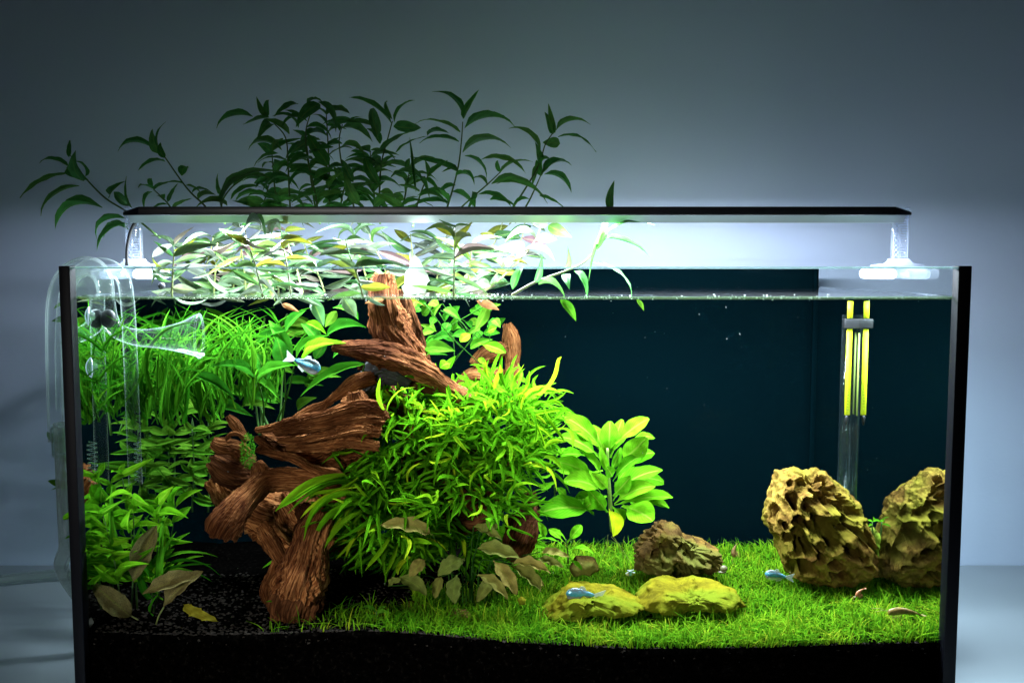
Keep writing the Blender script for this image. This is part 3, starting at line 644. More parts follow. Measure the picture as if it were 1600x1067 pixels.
traced('long bare stem leaning out over the open water, few narrow leaves', .10, .15, [(800, 461), (836, 441), (882, 424), (915, 408), (938, 378), (950, 345)], [
    ((954, 330), (960, 282), 16, 'f'), ((936, 380), (942, 347), 13, 'f'), ((928, 392), (944, 345), 13, 'f'), ((943, 368), (1023, 353), 9), ((945, 373), (1015, 395), 13), ((926, 410), (992, 461), 9), ((897, 424), (919, 461), 12), ((842, 445), (884, 463), 17),
    ((801, 452), (819, 414), 14, 'f'), ((837, 441), (847, 396), 10, 'f'), ((882, 418), (888, 389), 14, 'f'), ((885, 428), (890, 450), 12, 'f'), ((936, 382), (920, 440), 5)], r=(3.4, 1.6), smat=M['stem_p'])
for j, (bx, tx_) in enumerate([(748, 862), (742, 835), (690, 800)]):
    traced(['pale leaning stem of grey-white leaves beside the open wall', 'pale stem with a tan leaf under the lamp', 'pale stem of narrow leaves crossing behind others above the film'][j], .21+.03*j, .23+.03*j,
           [(bx, 462), (bx+(tx_-bx)*.4, 425), (bx+(tx_-bx)*.75, 380), (tx_-14, 345)],
           [((bx+(tx_-bx)*k, 462-115*k), (bx+(tx_-bx)*k+R(20, 55)*s_, 462-115*k-R(-25, 22)), R(13, 18), random.choice(['', 'f'])) for k in (.15, .35, .5, .62, .78, .95) for s_ in (-1, 1)], vs=V_lit, smat=M['stem_p'])
CROWN = [('dark inner stem of the crown, below the very broad drooping leaf', 495, 340, 478, 215), ('dark inner stem of the crown behind the forked stem', 585, 345, 578, 235), ('dark inner stem near the fan of broad leaves', 440, 345, 425, 240), ('short dark inner stem between the crown and the long sweeping leaf', 405, 345, 420, 290), ('dark inner stem low behind the lamp at the crown middle', 530, 345, 545, 270), ('dark inner stem linking the forked and the slender stems', 625, 345, 640, 265), ('dark inner stem standing tallest at the heart of the crown', 515, 345, 510, 180)]
for (lab, bx, by, tx_, ty) in CROWN:
    lv = []
    for k in np.linspace(.1, 1, 7 if by-ty < 110 else 10):
        for s_ in (-1, 1): lv.append(((bx+(tx_-bx)*k, by+(ty-by)*k), (bx+(tx_-bx)*k+s_*R(18, 48), by+(ty-by)*k+R(-26, 18)), R(9, 16), random.choice(['', 'f', 's'])))
    traced(lab, .25, .29, [(bx, by), ((bx+tx_)/2+R(-6, 6), (by+ty)/2), (tx_, ty)], lv)
# ------------------------------------------------------------ the overlit thicket between lamp and water
LIT = ['overlit stem of white-green leaves nearest the clear stand', 'overlit stem with yellow-tinged leaves behind the lamp end', 'spreading white-leaved stem lying low over the water', 'crowded pale stem with a broad shining leaf', 'pale stem rising straight to the lamp',
       'pale stem of folded leaves at the thicket middle', 'silvery stem with leaves dipping into the water', 'pale pinkish stem beside the wood tip', 'grey-green stem behind the wood tip', 'thick pale stem whose tip pokes in front of the lamp', 'pale stem bending over the water beside the wood',
       'white leafy stem close under the lamp', 'short pale stem low over the black film', 'pink-veined stem above the trunk', 'pale stem behind the pink-veined one', 'loose grey stem beside the lilac wall', 'pale trailing stem near the dark ball']
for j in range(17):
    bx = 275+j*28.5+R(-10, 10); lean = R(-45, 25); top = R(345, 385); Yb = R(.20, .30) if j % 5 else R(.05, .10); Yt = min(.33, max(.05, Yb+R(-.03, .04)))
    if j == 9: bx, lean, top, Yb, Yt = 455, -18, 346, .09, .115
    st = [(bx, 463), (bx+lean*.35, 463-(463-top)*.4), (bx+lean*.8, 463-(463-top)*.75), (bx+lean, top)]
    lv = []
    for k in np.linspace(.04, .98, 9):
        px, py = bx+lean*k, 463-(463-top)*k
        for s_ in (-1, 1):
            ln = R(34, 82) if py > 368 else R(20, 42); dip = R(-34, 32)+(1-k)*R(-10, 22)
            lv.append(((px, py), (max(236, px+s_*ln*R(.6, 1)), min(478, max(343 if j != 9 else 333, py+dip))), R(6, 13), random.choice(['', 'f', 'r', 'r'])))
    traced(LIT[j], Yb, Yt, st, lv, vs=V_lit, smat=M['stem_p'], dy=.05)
wl = empty('broad_leaf', P(640, 455, .115), 'single broad leaf overlit to white under the lamp beside the wood tip', 'leaf')
put(setmat([leaf_mesh('leaf', P_lance, 16, 3, .12, .35, .12, .7, .1, .3, 5, .12)], leaf_mat('overlit_white_leaf', [(.26, .31, .23)], .2, .4, .5))[0], 'blade', wl, P(634, 462, .13), P(645, 394, .118), 46*S(.11), (0.6, -1, .15))  # lamp glare painted in as pale leaf colour
for j, (b_, t_, W, vs, lab) in enumerate([((762, 478), (742, 517), 17, V_dim, 'grey-white leaf hanging limp under the water beside the trunk'), ((875, 468), (900, 502), 15, V_dim, 'grey leaf tip trailing beneath the waterline over the dark back'), ((487, 468), (506, 510), 20, V_lit, 'pale leaf with orange tip bent down through the waterline'),
        ((537, 466), (557, 496), 22, V_lit, 'wide white leaf dipping underwater beside the trunk'), ((526, 486), (508, 511), 15, V_dim, 'small olive leaf under the waterline near the trunk'), ((440, 475), (467, 487), 9, V_pink, 'narrow pink and orange leaf just under the waterline'),
        ((745, 470), (780, 484), 14, V_pink, 'curled orange leaf at the waterline over the green tangle'), ((600, 468), (570, 474), 10, V_pink, 'small orange leaf flat against the waterline by the trunk'), ((995, 468), (1006, 486), 8, V_dim, 'thin drooping leaf tip under the leaning bare stem')]):
    e = empty('hanging_leaf', P(*b_, .09), lab, 'leaf', 'loose leaves hanging through the waterline'); put(vs[j % len(vs)], 'blade', e, P(*b_, .09), P(*t_, .085), W*S(.09), (.3, -1, .2))
# ================================================================== DRIFTWOOD
def wood_mat(name, dark, mid, light):
    m, nt, out = new_mat(name); L = nt.links.new
    uv = N(nt, 'ShaderNodeUVMap'); mp = N(nt, 'ShaderNodeMapping'); mp.inputs['Scale'].default_value = (2.0, 44, 1); L(uv.outputs[0], mp.inputs[0])
    n = N(nt, 'ShaderNodeTexNoise'); n.inputs['Scale'].default_value = 1.6; n.inputs['Detail'].default_value = 8; n.inputs['Roughness'].default_value = .65; n.inputs['Distortion'].default_value = 1.6; L(mp.outputs[0], n.inputs['Vector'])
    r = ramp(nt, [(.34, dark), (.47, mid), (.62, light)], n.outputs[0])
    tc = N(nt, 'ShaderNodeTexCoord'); n2 = N(nt, 'ShaderNodeTexNoise'); n2.inputs['Scale'].default_value = 17; n2.inputs['Detail'].default_value = 7; L(tc.outputs['Object'], n2.inputs['Vector'])
    r2 = ramp(nt, [(.38, (.32, .26, .24)), (.62, (1.2, 1.15, 1.05))], n2.outputs[0])
    mx = N(nt, 'ShaderNodeMix', data_type='RGBA', blend_type='MULTIPLY'); mx.inputs[0].default_value = 1; L(r.outputs[0], mx.inputs[6]); L(r2.outputs[0], mx.inputs[7])
    p = N(nt, 'ShaderNodeBsdfPrincipled'); p.inputs['Roughness'].default_value = .7; p.inputs['Specular IOR Level'].default_value = .02; L(mx.outputs[2], p.inputs['Base Color'])
    b = N(nt, 'ShaderNodeBump'); b.inputs['Strength'].default_value = 1.0; b.inputs['Distance'].default_value = .0026; L(n.outputs[0], b.inputs['Height']); L(b.outputs[0], p.inputs['Normal'])
    L(p.outputs[0], out.inputs[0]); return m
M['wood'] = wood_mat('driftwood_grain', (.018, .006, .003), (.155, .050, .016), (.44, .20, .075))
M['wood_t'] = wood_mat('reddish_driftwood', (.015, .005, .003), (.12, .038, .014), (.32, .135, .055))
M['wood_d'] = wood_mat('dark_driftwood', (.012, .005, .003), (.06, .022, .009), (.15, .06, .025))
def gnarl(name, pts, parent, mat=None, seed=0, ridge=.28, kr=3.2, flat=.8, nring=88, per=22, endcut=.5, twist=.5, lump=.36):
    """pts: (px, py, Y, radius in photo px); grooved along its grain"""
    sp = spline([tuple(P(a, b_, y)) + (r*S(y),) for a, b_, y, r in pts], per); v, f, uv = [], [], []
    k = len(sp); L_ = [0]
    for i in range(1, k): L_.append(L_[-1]+float(np.linalg.norm(sp[i][:3]-sp[i-1][:3])))
    ref = Vector((0, -1, .2)).normalized()
    for i, p in enumerate(sp):
        c = Vector(p[:3]); t = (Vector(sp[min(i+1, k-1)][:3])-Vector(sp[max(i-1, 0)][:3])).normalized()
        a = ref-t*ref.dot(t); a.normalize(); ref = a; bb = t.cross(a); s = L_[i]
        cap = 1.0
        e0, e1 = i/(k-1), 1-i/(k-1)
        for q in range(nring):
            an = 2*math.pi*q/nring; tw = an+twist*s/.1
            g = noise.noise(Vector((math.cos(tw)*kr, math.sin(tw)*kr, s*5+seed*7.3)))
            wv = .8*noise.noise(Vector((s*20, seed, math.cos(an)*.7))); g2 = noise.noise(Vector((math.cos(tw+wv)*kr*2.6, math.sin(tw+wv)*kr*2.6, s*14+seed*3.1))); g3 = noise.noise(Vector((math.cos(tw+wv)*kr*6.5, math.sin(tw+wv)*kr*6.5, s*30+seed*1.1)))
            lp = noise.noise(Vector((math.cos(an)*.8+seed, math.sin(an)*.8, s*26)))
            lp2 = noise.noise(Vector((math.cos(an)*1.6+seed*2, math.sin(an)*1.6, s*70))); rr = p[3]*(1+ridge*.62*(-min(1, abs(g)*3.2)+.6)*1.1+ridge*.42*(-abs(g2)*2.2+.45)+ridge*.36*g3*1.6+lump*lp+lump*.35*lp2)
            # ragged ends
            rag = noise.noise(Vector((math.cos(an)*2.2, math.sin(an)*2.2, seed)))*endcut*p[3]*(1 if e0 < .02 else (-1 if e1 < .02 else 0))
            v.append(c+(a*math.cos(an)*flat+bb*math.sin(an))*rr+t*rag); uv.append((s*12, q/nring))
    for i in range(k-1):
        for q in range(nring):
            q2 = (q+1) % nring; f.append((i*nring+q, i*nring+q2, (i+1)*nring+q2, (i+1)*nring+q))
    # closed, hollowed ends
    for (i, sgn) in ((0, 1), (k-1, -1)):
        cen = Vector(sp[i][:3]); t = (Vector(sp[min(i+1, k-1)][:3])-Vector(sp[max(i-1, 0)][:3])).normalized()*sgn
        b0 = len(v)
        for q in range(nring):
            pv = v[i*nring+q]; v.append(cen+(pv-cen)*.72+t*sp[i][3]*.10); uv.append((L_[i]*12+.2, q/nring))
        v.append(cen+t*sp[i][3]*.5); uv.append((L_[i]*12+.4, .5))
        for q in range(nring):
            q2 = (q+1) % nring
            qa, qb = (i*nring+q, i*nring+q2)
            f.append((qb, qa, b0+q, b0+q2) if sgn > 0 else (qa, qb, b0+q2, b0+q)); f.append((b0+q2, b0+q, b0+nring) if sgn > 0 else (b0+q, b0+q2, b0+nring))
    me = mesh_from(name, v, f, True, uv); me.transform(Matrix.Translation(-Vector(parent.location))); return obj(name, me, mat or M['wood'], parent)
dw = empty('driftwood', P(600, 640, .17), 'tall reddish brown driftwood trunk rising through the water surface, with a slanting arm', 'driftwood')
gnarl('trunk', [(600, 428, .15, 15), (600, 448, .15, 22), (602, 478, .15, 26), (612, 512, .155, 29), (640, 548, .16, 22), (668, 578, .17, 12)], dw, seed=1, ridge=.22, mat=M['wood_t'])
gnarl('branch', [(628, 452, .16, 9), (636, 490, .16, 13), (652, 525, .165, 9), (668, 562, .165, 5)], dw, seed=2, mat=M['wood_d'])
gnarl('arm', [(520, 543, .12, 6), (548, 545, .13, 13), (590, 550, .14, 19), (630, 563, .145, 20), (670, 585, .15, 17), (712, 612, .16, 13), (750, 632, .17, 10)], dw, seed=3, ridge=.25, twist=.4, mat=M['wood_t'])
gnarl('arm', [(560, 572, .15, 5), (610, 582, .16, 9), (660, 606, .16, 8), (700, 625, .17, 6)], dw, mat=M['wood_d'], seed=14)
dl = empty('driftwood', P(500, 720, .13), 'gnarled hollow driftwood log with cracked ledges and a knobbed branch', 'driftwood')
LK = dict(ridge=.42, flat=2.3, twist=.25, kr=3.4, lump=.5)
gnarl('ledge', [(400, 672, .10, 4), (425, 668, .10, 6), (470, 657, .10, 8), (520, 646, .10, 9), (565, 634, .105, 10), (600, 640, .11, 7)], dl, seed=4, **LK)
gnarl('ledge', [(430, 676, .10, 5), (480, 668, .098, 8), (530, 660, .10, 9), (575, 654, .105, 10), (598, 656, .11, 8)], dl, seed=34, **LK)
gnarl('ledge', [(436, 688, .095, 3), (470, 689, .092, 6), (520, 680, .09, 8), (560, 672, .095, 10), (594, 674, .10, 8)], dl, seed=5, **LK)
gnarl('ledge', [(450, 700, .095, 4), (500, 698, .09, 8), (550, 692, .09, 9), (592, 698, .095, 6)], dl, seed=35, **LK)
gnarl('ledge', [(400, 703, .10, 3), (430, 709, .10, 5), (460, 717, .105, 6), (495, 734, .11, 6), (530, 742, .12, 6)], dl, seed=6, **LK)
gnarl('ledge', [(398, 684, .10, 3), (410, 690, .10, 5), (425, 700, .105, 4)], dl, seed=36, **LK)
gnarl('hollow_core', [(408, 686, .125, 13), (450, 694, .14, 24), (520, 690, .15, 36), (580, 676, .15, 32)], dl, seed=7, ridge=.3)
gnarl('bulk', [(540, 640, .16, 22), (575, 630, .165, 30), (610, 640, .17, 34), (650, 660, .18, 30)], dl, seed=41)
gnarl('bulk', [(470, 745, .14, 22), (520, 760, .145, 34), (560, 770, .15, 36)], dl, seed=42)
gnarl('bulk', [(440, 790, .13, 18), (455, 815, .13, 24), (480, 830, .125, 26)], dl, seed=43)
gnarl('stub', [(556, 612, .11, 11), (560, 628, .11, 15), (566, 650, .11, 14)], dl, seed=8, ridge=.34)
gnarl('stub', [(604, 645, .10, 7), (590, 652, .105, 11), (578, 664, .11, 12)], dl, seed=18, ridge=.34)
gnarl('branch', [(585, 588, .14, 9), (556, 598, .135, 10), (530, 615, .13, 7), (508, 632, .13, 6), (488, 642, .125, 10), (462, 656, .12, 7)], dl, seed=9, ridge=.34)
gnarl('branch', [(640, 600, .15, 8), (600, 580, .15, 22), (575, 600, .15, 17), (556, 624, .14, 12)], dl, seed=19, mat=simple('black_wood', (.008, .007, .008), .7, bump=.6), ridge=.3)  # near-black wood joining the trunk to the log
gnarl('knobbed_branch', [(500, 752, .12, 17), (452, 748, .11, 18), (415, 752, .10, 19), (392, 772, .08, 19), (370, 796, .06, 25), (352, 820, .05, 30), (345, 834, .05, 26)], dl, seed=10, ridge=.17, twist=.5, lump=.12)
gnarl('branch', [(402, 722, .11, 7), (408, 735, .105, 12), (414, 752, .10, 13)], dl, seed=20, ridge=.25)
gnarl('bulk', [(345, 735, .2, 26), (380, 770, .2, 44), (440, 800, .19, 56), (510, 800, .19, 60), (570, 780, .2, 55)], dl, mat=M['wood'], seed=11, ridge=.25)
gnarl('stub', [(332, 690, .12, 8), (344, 696, .12, 13), (366, 700, .13, 14), (384, 712, .14, 12)], dl, seed=12, mat=M['wood'])
gnarl('bark_rim', [(352, 686, .11, 3), (362, 678, .11, 3.5), (376, 679, .11, 3.5), (384, 690, .11, 3)], dl, seed=13)
gnarl('branch', [(356, 650, .15, 4), (366, 662, .15, 8), (378, 678, .15, 6), (386, 690, .15, 4)], dl, seed=21)
gnarl('bulk', [(335, 715, .15, 22), (360, 728, .15, 30), (392, 735, .16, 24)], dl, seed=22, mat=M['wood_d'])
ds = empty('driftwood', P(465, 935, .08), 'short split driftwood stump on the soil with a pale cut face', 'driftwood')
gnarl('stump', [(500, 805, 0.09, 20), (487, 842, 0.07, 27), (478, 880, 0.06, 33), (468, 912, 0.05, 40), (463, 930, 0.048, 40)], ds, seed=15, ridge=.28, twist=.1, kr=2.4)
gnarl('dark_foot', [(480, 905, 0.07, 30), (468, 930, 0.06, 38), (462, 945, 0.058, 36), (460, 960, 0.06, 33)], ds, seed=25, mat=M['wood_d'])
gnarl('strut', [(408, 822, 0.08, 10), (424, 845, 0.07, 13), (440, 872, 0.065, 13), (452, 900, 0.06, 11)], ds, seed=16, ridge=.25)
gnarl('strut', [(440, 862, 0.09, 9), (428, 893, 0.08, 12), (416, 922, 0.07, 12), (420, 940, 0.07, 8)], ds, seed=17, ridge=.25)
gnarl('strut', [(470, 795, 0.1, 12), (480, 812, 0.09, 16), (470, 835, 0.085, 12)], ds, seed=27, mat=M['wood_d'])
dr = empty('driftwood', P(815, 850, .14), 'dark stubby driftwood knob poking out beside the fern bush', 'driftwood')
gnarl('knob', [(825, 770, .15, 12), (828, 795, .14, 16), (818, 825, .13, 24), (806, 850, .13, 22), (800, 870, .14, 14)], dr, seed=23, mat=M['wood_d'], ridge=.22)
db = empty('driftwood', P(780, 560, .33), 'weathered driftwood piece standing behind the fern bush against the dark back', 'driftwood')
gnarl('post', [(792, 506, .33, 7), (798, 530, .33, 12), (800, 560, .33, 12), (798, 600, .33, 11), (796, 640, .33, 12)], db, seed=24, ridge=.2)
gnarl('cross_piece', [(738, 570, .335, 7), (762, 553, .335, 13), (785, 545, .33, 12), (798, 540, .33, 10)], db, seed=26, ridge=.2)
gnarl('cross_piece', [(715, 600, .335, 7), (740, 590, .335, 16), (775, 598, .335, 20), (800, 610, .335, 10)], db, seed=28, ridge=.2)

# ================================================================== ROCKS
def stone_mat(name, cols, moss=None, scale=1.0):
    m, nt, out = new_mat(name); L = nt.links.new
    tc = N(nt, 'ShaderNodeTexCoord'); n = N(nt, 'ShaderNodeTexNoise'); n.inputs['Scale'].default_value = 30*scale; n.inputs['Detail'].default_value = 9; n.inputs['Roughness'].default_value = .7; L(tc.outputs['Object'], n.inputs['Vector'])
    r = ramp(nt, [(.28+.44*i/(len(cols)-1), c) for i, c in enumerate(cols)], n.outputs[0])
    p = N(nt, 'ShaderNodeBsdfPrincipled'); p.inputs['Roughness'].default_value = .9; p.inputs['Specular IOR Level'].default_value = .0
    col = r.outputs[0]
    if moss:
        n2 = N(nt, 'ShaderNodeTexNoise'); n2.inputs['Scale'].default_value = 14; n2.inputs['Detail'].default_value = 7; L(tc.outputs['Object'], n2.inputs['Vector'])
        mr = N(nt, 'ShaderNodeMapRange'); L(n2.outputs[0], mr.inputs[0]); mr.inputs[1].default_value = .45; mr.inputs[2].default_value = .6
        mx = N(nt, 'ShaderNodeMix', data_type='RGBA'); L(mr.outputs[0], mx.inputs[0]); L(col, mx.inputs[6]); mx.inputs[7].default_value = (*moss, 1); col = mx.outputs[2]
    L(col, p.inputs['Base Color'])
    n3 = N(nt, 'ShaderNodeTexNoise'); n3.inputs['Scale'].default_value = 160*scale; n3.inputs['Detail'].default_value = 6; L(tc.outputs['Object'], n3.inputs['Vector'])
    b = N(nt, 'ShaderNodeBump'); b.inputs['Strength'].default_value = .8; b.inputs['Distance'].default_value = .002; L(n3.outputs[0], b.inputs['Height']); L(b.outputs[0], p.inputs['Normal'])
    L(p.outputs[0], out.inputs[0]); return m
M['stone'] = stone_mat('pitted_ochre_stone', [(.03, .015, .005), (.11, .058, .013), (.26, .17, .032), (.16, .088, .018)], (.14, .115, .014))
M['stone_d'] = stone_mat('dark_ochre_stone', [(.02, .013, .006), (.09, .05, .015), (.30, .17, .03)], (.10, .10, .02))
M['stone_y'] = stone_mat('algae_yellow_stone', [(.03, .024, .004), (.135, .112, .007), (.20, .172, .009)], (.10, .125, .008))
M['stone_g'] = stone_mat('mossy_stone', [(.10, .14, .02), (.20, .26, .03), (.24, .26, .05)], (.16, .26, .02))
import bmesh
def rock(name, outl, Y, depth, mat, label, sub=6, pits=0.0, pscale=40, rough=.08, seed=0, group=None, strata=0.0, skew=.5, sink=0):
    cx = sum(p[0] for p in outl)/len(outl); cyy = sum(p[1] for p in outl)/len(outl); c = P(cx, cyy, Y); s = S(Y)
    pol = [((a-cx)*s, (cyy-b_)*s) for a, b_ in outl]; na = 360; rad = np.zeros(na)
    for i in range(na):
        an = 2*math.pi*i/na; dx, dz = math.cos(an), math.sin(an); best = 0
        for k in range(len(pol)):
            (x1, z1), (x2, z2) = pol[k], pol[(k+1) % len(pol)]; ex, ez = x2-x1, z2-z1; den = dx*ez-dz*ex
            if abs(den) < 1e-12: continue
            t = (x1*ez-z1*ex)/den; u = (x1*dz-z1*dx)/den
            if t > 0 and -1e-6 <= u <= 1+1e-6: best = max(best, t)
        rad[i] = best
    rad[rad == 0] = rad[rad > 0].mean()
    bm = bmesh.new(); bmesh.ops.create_icosphere(bm, subdivisions=sub, radius=1)
    prn = random.Random(seed*11+5); PITS = []
    for _ in range(int(pscale)):
        an = prn.uniform(0, 6.283); rr_ = prn.uniform(0, .98)**.6; r_ = rad[int(an/(2*math.pi)*na) % na]
        PITS.append((Vector((math.cos(an)*r_*rr_, -depth*math.sqrt(max(0, 1-rr_**2.67)), math.sin(an)*r_*rr_)), (prn.choice([.0045, .005, .006, .0075, .010]) if _ % 3 == 0 else prn.uniform(.0015, .0035))*(depth/.05)**.5, prn.uniform(.5, 1.0)))
    sv = Vector((seed*5.1, seed*2.3, seed)); nv = len(bm.verts); p0 = np.zeros((nv, 3)); dn = np.zeros((nv, 3)); wp = np.zeros((nv, 3)); hh = np.zeros(nv)
    for i, vtx in enumerate(bm.verts):
        d = vtx.co.normalized(); an = math.atan2(d.z, d.x); q = math.hypot(d.x, d.z); fi = (an/(2*math.pi) % 1)*na; j0 = int(fi); r = rad[j0 % na]*(1-(fi-j0))+rad[(j0+1) % na]*(fi-j0)
        qq = q**.75 if q > 0 else 0
        p = Vector((math.cos(an)*r*qq, d.y*depth, math.sin(an)*r*qq)); p0[i] = p; dn[i] = d
        h = rough*depth*noise.fractal(p*55+sv, .8, 2.2, 7)
        h += .07*depth*(-abs(noise.noise(Vector((p.x*70+p.z*45, p.y*70, p.z*40-p.x*28))+sv))*2.2+.4)
        if pits: wp[i] = p+Vector((noise.noise(p*70+sv), noise.noise(p*70+sv+Vector((9, 0, 0))), noise.noise(p*70+sv+Vector((0, 9, 0)))))*.004+Vector((noise.noise(p*260+sv), noise.noise(p*260+sv+Vector((9, 0, 0))), noise.noise(p*260+sv+Vector((0, 9, 0)))))*.0012
        if strata:
            zz = p.z+p.x*.25+.004*noise.noise(p*60+sv); h -= strata*depth*(abs(((zz/.0075+.8*noise.noise(p*35+sv)) % 1)-.5)*2)**2*(.5+noise.noise(p*40+sv*3))
        hh[i] = h
    if pits:
        best = np.zeros(nv); fine = np.zeros(nv)
        for (pc, pr, pd) in PITS:
            dv = wp-np.array(pc); al = dv[:, 0]*.55-dv[:, 2]*.83; ac = dv[:, 0]*.83+dv[:, 2]*.55
            q2 = (al*al*.62+ac*ac*1.1+dv[:, 1]**2*.6)/(pr*pr); tgt = best if pr > .0038 else fine
            np.maximum(tgt, np.where(q2 < 1, pd*(1-np.minimum(q2, 1)**2.5)*(1 if pr > .0038 else pr/.006), 0), out=tgt)
        pv = (best+.3*fine)*pits*depth
        p0 = p0-pv[:, None]*dn*np.array([.22, 1.25, .30])
    res = p0+dn*hh[:, None]
    for i, vtx in enumerate(bm.verts): vtx.co = res[i]
    me = bpy.data.meshes.new(name); bm.to_mesh(me); bm.free(); me.polygons.foreach_set('use_smooth', [True]*len(me.polygons)); me.materials.append(mat)
    c.z -= sink*s; o = obj(name, me, None, None, c); return tag(o, label, 'rock', group)
rock('rock', [(1212,737),(1232,730),(1255,736),(1270,729),(1290,740),(1310,755),(1330,775),(1347,792),(1353,817),(1362,845),(1371,870),(1371,900),(1325,915),(1275,915),(1235,900),(1217,865),(1208,835),(1194,805),(1199,782),(1207,760)], .195, .055, M['stone'],
     'tall deeply pitted ochre rock, the largest in the tank, leaning on the grass', 7, .78, 300, .085, 3)
rock('rock', [(1372,808),(1385,808),(1396,820),(1402,845),(1395,895),(1370,900),(1358,870),(1360,830)], .20, .03, M['stone_g'], 'small green mossy rock wedged between the tallest ochre rock and the end glass', 5, .03, 60, .1, 4)
rock('rock', [(990,890),(991,855),(1008,836),(1030,816),(1055,819),(1070,834),(1084,846),(1104,849),(1125,859),(1130,880),(1106,895),(1042,902)], .23, .05, M['stone_d'], 'low dark craggy rock with rusty ledges at the back of the lawn', 7, .4, 120, .08, 6, strata=.22)
rock('rock', [(988,924),(1010,900),(1032,894),(1056,903),(1080,898),(1130,899),(1155,911),(1166,924),(1120,930),(1017,930)], .115, .05, M['stone_y'], 'long low yellow rock half sunk in the grass', 6, .18, 120, .09, 7, sink=17)
rock('rock', [(838,944),(862,925),(888,906),(915,903),(955,905),(982,914),(1010,930),(955,938),(880,942)], .095, .045, M['stone_y'], 'flat yellow-green rock with dark pocks under the swimming fish', 6, .22, 120, .09, 8, sink=16)
rock('rock', [(888,884),(900,869),(930,871),(938,888),(925,898),(895,898)], .17, .018, M['stone_d'], 'small brown stone beside the young plant', 5, .04, 80, .1, 10)
rock('rock', [(690,962),(705,950),(730,953),(742,968),(728,984),(700,982)], .07, .012, M['stone_d'], 'rusty stone lying at the front edge of the lawn beneath the fern', 5, .08, 80, .15, 11)
rock('rock', [(628,948),(640,940),(662,945),(668,960),(645,968),(630,964)], .09, .012, M['stone_d'], 'small dull stone in shadow under the fern bush', 5, .05, 80, .15, 12)
rock('pebble', [(808,936),(815,931),(822,936),(821,944),(812,945)], .08, .004, M['stone_y'], 'tiny round yellow pebble at the edge of the brown leaves', 3, 0, 80, .1, 13)
rock('pebble', [(133,968),(142,964),(146,974),(140,982),(132,978)], .02, .005, simple('pale_pebble', (.2, .18, .15), .7), 'tiny pale pebble in the soil at the tank corner', 3, 0, 80, .1, 14)

# ================================================================== PLANTS UNDER WATER
def traced_w(*a, **k): return traced(*a, **k)
# broad leaved rosette
ro = empty('rosette_plant', P(954, 815, .20), 'bright green broad-leaved rosette standing alone against the dark back', 'water plant')
YR = .20
stem_obj(ro, [P(957, 830, YR), P(953, 780, YR), P(950, 735, YR), P(949, 700, YR)], .0030, .0016, simple('rosette_stem', (.14, .24, .03), .5, var=.3))
for (b_, t_, W, dyb, dyt, fl, ym) in [
    ((952,712),(953,658),22,.015,.02,'f',0), ((945,708),(905,672),16,.015,.03,'',0), ((953,715),(982,668),13,.01,.03,'',0), ((940,706),(877,648),23,0,-.01,'',0), ((962,693),(1013,653),22,.005,.0,'',0), ((968,722),(1010,684),27,-.01,-.03,'f',0), ((982,692),(1023,683),14,.01,.02,'',0),
    ((936,715),(877,680),25,-.01,-.03,'',0), ((918,712),(875,710),18,.02,.03,'',0), ((932,751),(867,719),23,-.005,-.02,'',0), ((940,745),(908,702),12,.0,-.02,'',0), ((938,769),(883,750),27,-.01,-.04,'',0), ((949,800),(920,766),18,-.01,-.03,'f',0), ((928,803),(843,800),30,-.02,-.05,'',0),
    ((958,783),(1034,733),30,.0,-.01,'c',0), ((960,788),(1020,757),22,-.01,-.04,'',0), ((960,790),(1051,775),24,.0,-.01,'c',0), ((972,790),(1020,812),36,-.02,-.05,'s',0), ((992,784),(1046,792),13,.0,.0,'',0), ((951,795),(958,838),24,-.03,-.05,'y',1), ((958,752),(1002,710),16,-.015,-.03,'',0),
    ((952,742),(938,700),10,-.01,-.02,'f',0), ((954,738),(970,700),10,-.01,-.02,'f',0), ((956,745),(948,730),14,-.02,-.035,'f',0), ((960,760),(990,722),14,.0,.02,'',0), ((942,735),(898,760),18,.01,.03,'',0), ((946,720),(925,664),18,.02,.03,'',0), ((955,715),(972,655),17,.025,.03,'',0), ((962,735),(1022,706),22,.02,.03,'',0), ((960,755),(1038,752),22,.02,.03,'',0), ((945,760),(888,735),22,.025,.03,'',0), ((948,785),(894,783),22,.02,.03,'',0), ((962,770),(1000,800),20,.01,.03,'',0), ((948,775),(912,795),20,-.01,-.02,'',0), ((958,775),(985,745),18,-.02,-.04,'f',0), ((950,765),(925,740),16,-.02,-.04,'f',0), ((955,790),(975,815),18,.0,.0,'',0)]:
    me = V_spaty[0] if ym else random.choice(V_spat)
    up = {'f': (R(-.2,.2), -1, .3), 's': (.1, -.8, .8), 'c': (0, -.5, 1), 'y': (.75, -.8, .2)}.get(fl, (R(-.2, .2), -.75, .8))
    put(me, 'leaf', ro, P(*b_, YR+dyb), P(*t_, YR+dyt), W*1.4*S(YR), up)
for (a, b2) in (((950, 835), (940, 870)), ((957, 836), (975, 872)), ((955, 838), (985, 880))):
    stem_obj(ro, [P(*a, YR-.03), P((a[0]+b2[0])/2+3, (a[1]+b2[1])/2, YR-.03), P(*b2, YR-.03)], .0004, .0003, M['stem_p'], 'root')
def small_plant(label, Y, stem, leaves, vs=None, name='young_plant', cat='water plant', group=None, mat=None):
    return traced(label, Y, Y, stem, leaves, vs=vs or V_spat, smat=M['stem_g'], name=name, cat=cat, group=group, dy=.02)
small_plant('young bright green plant with round leaves beside the brown knob', .13, [(888, 880), (887, 862), (884, 842)], [((886,847),(909,820),18,'f'), ((887,860),(929,866),20,'s'), ((882,856),(838,842),15,'s'), ((880,846),(858,826),13), ((853,842),(842,816),11,'f'), ((884,845),(868,830),12), ((884,862),(850,858),11), ((876,885),(884,916),6), ((885,868),(862,880),10), ((888,872),(910,890),8)])
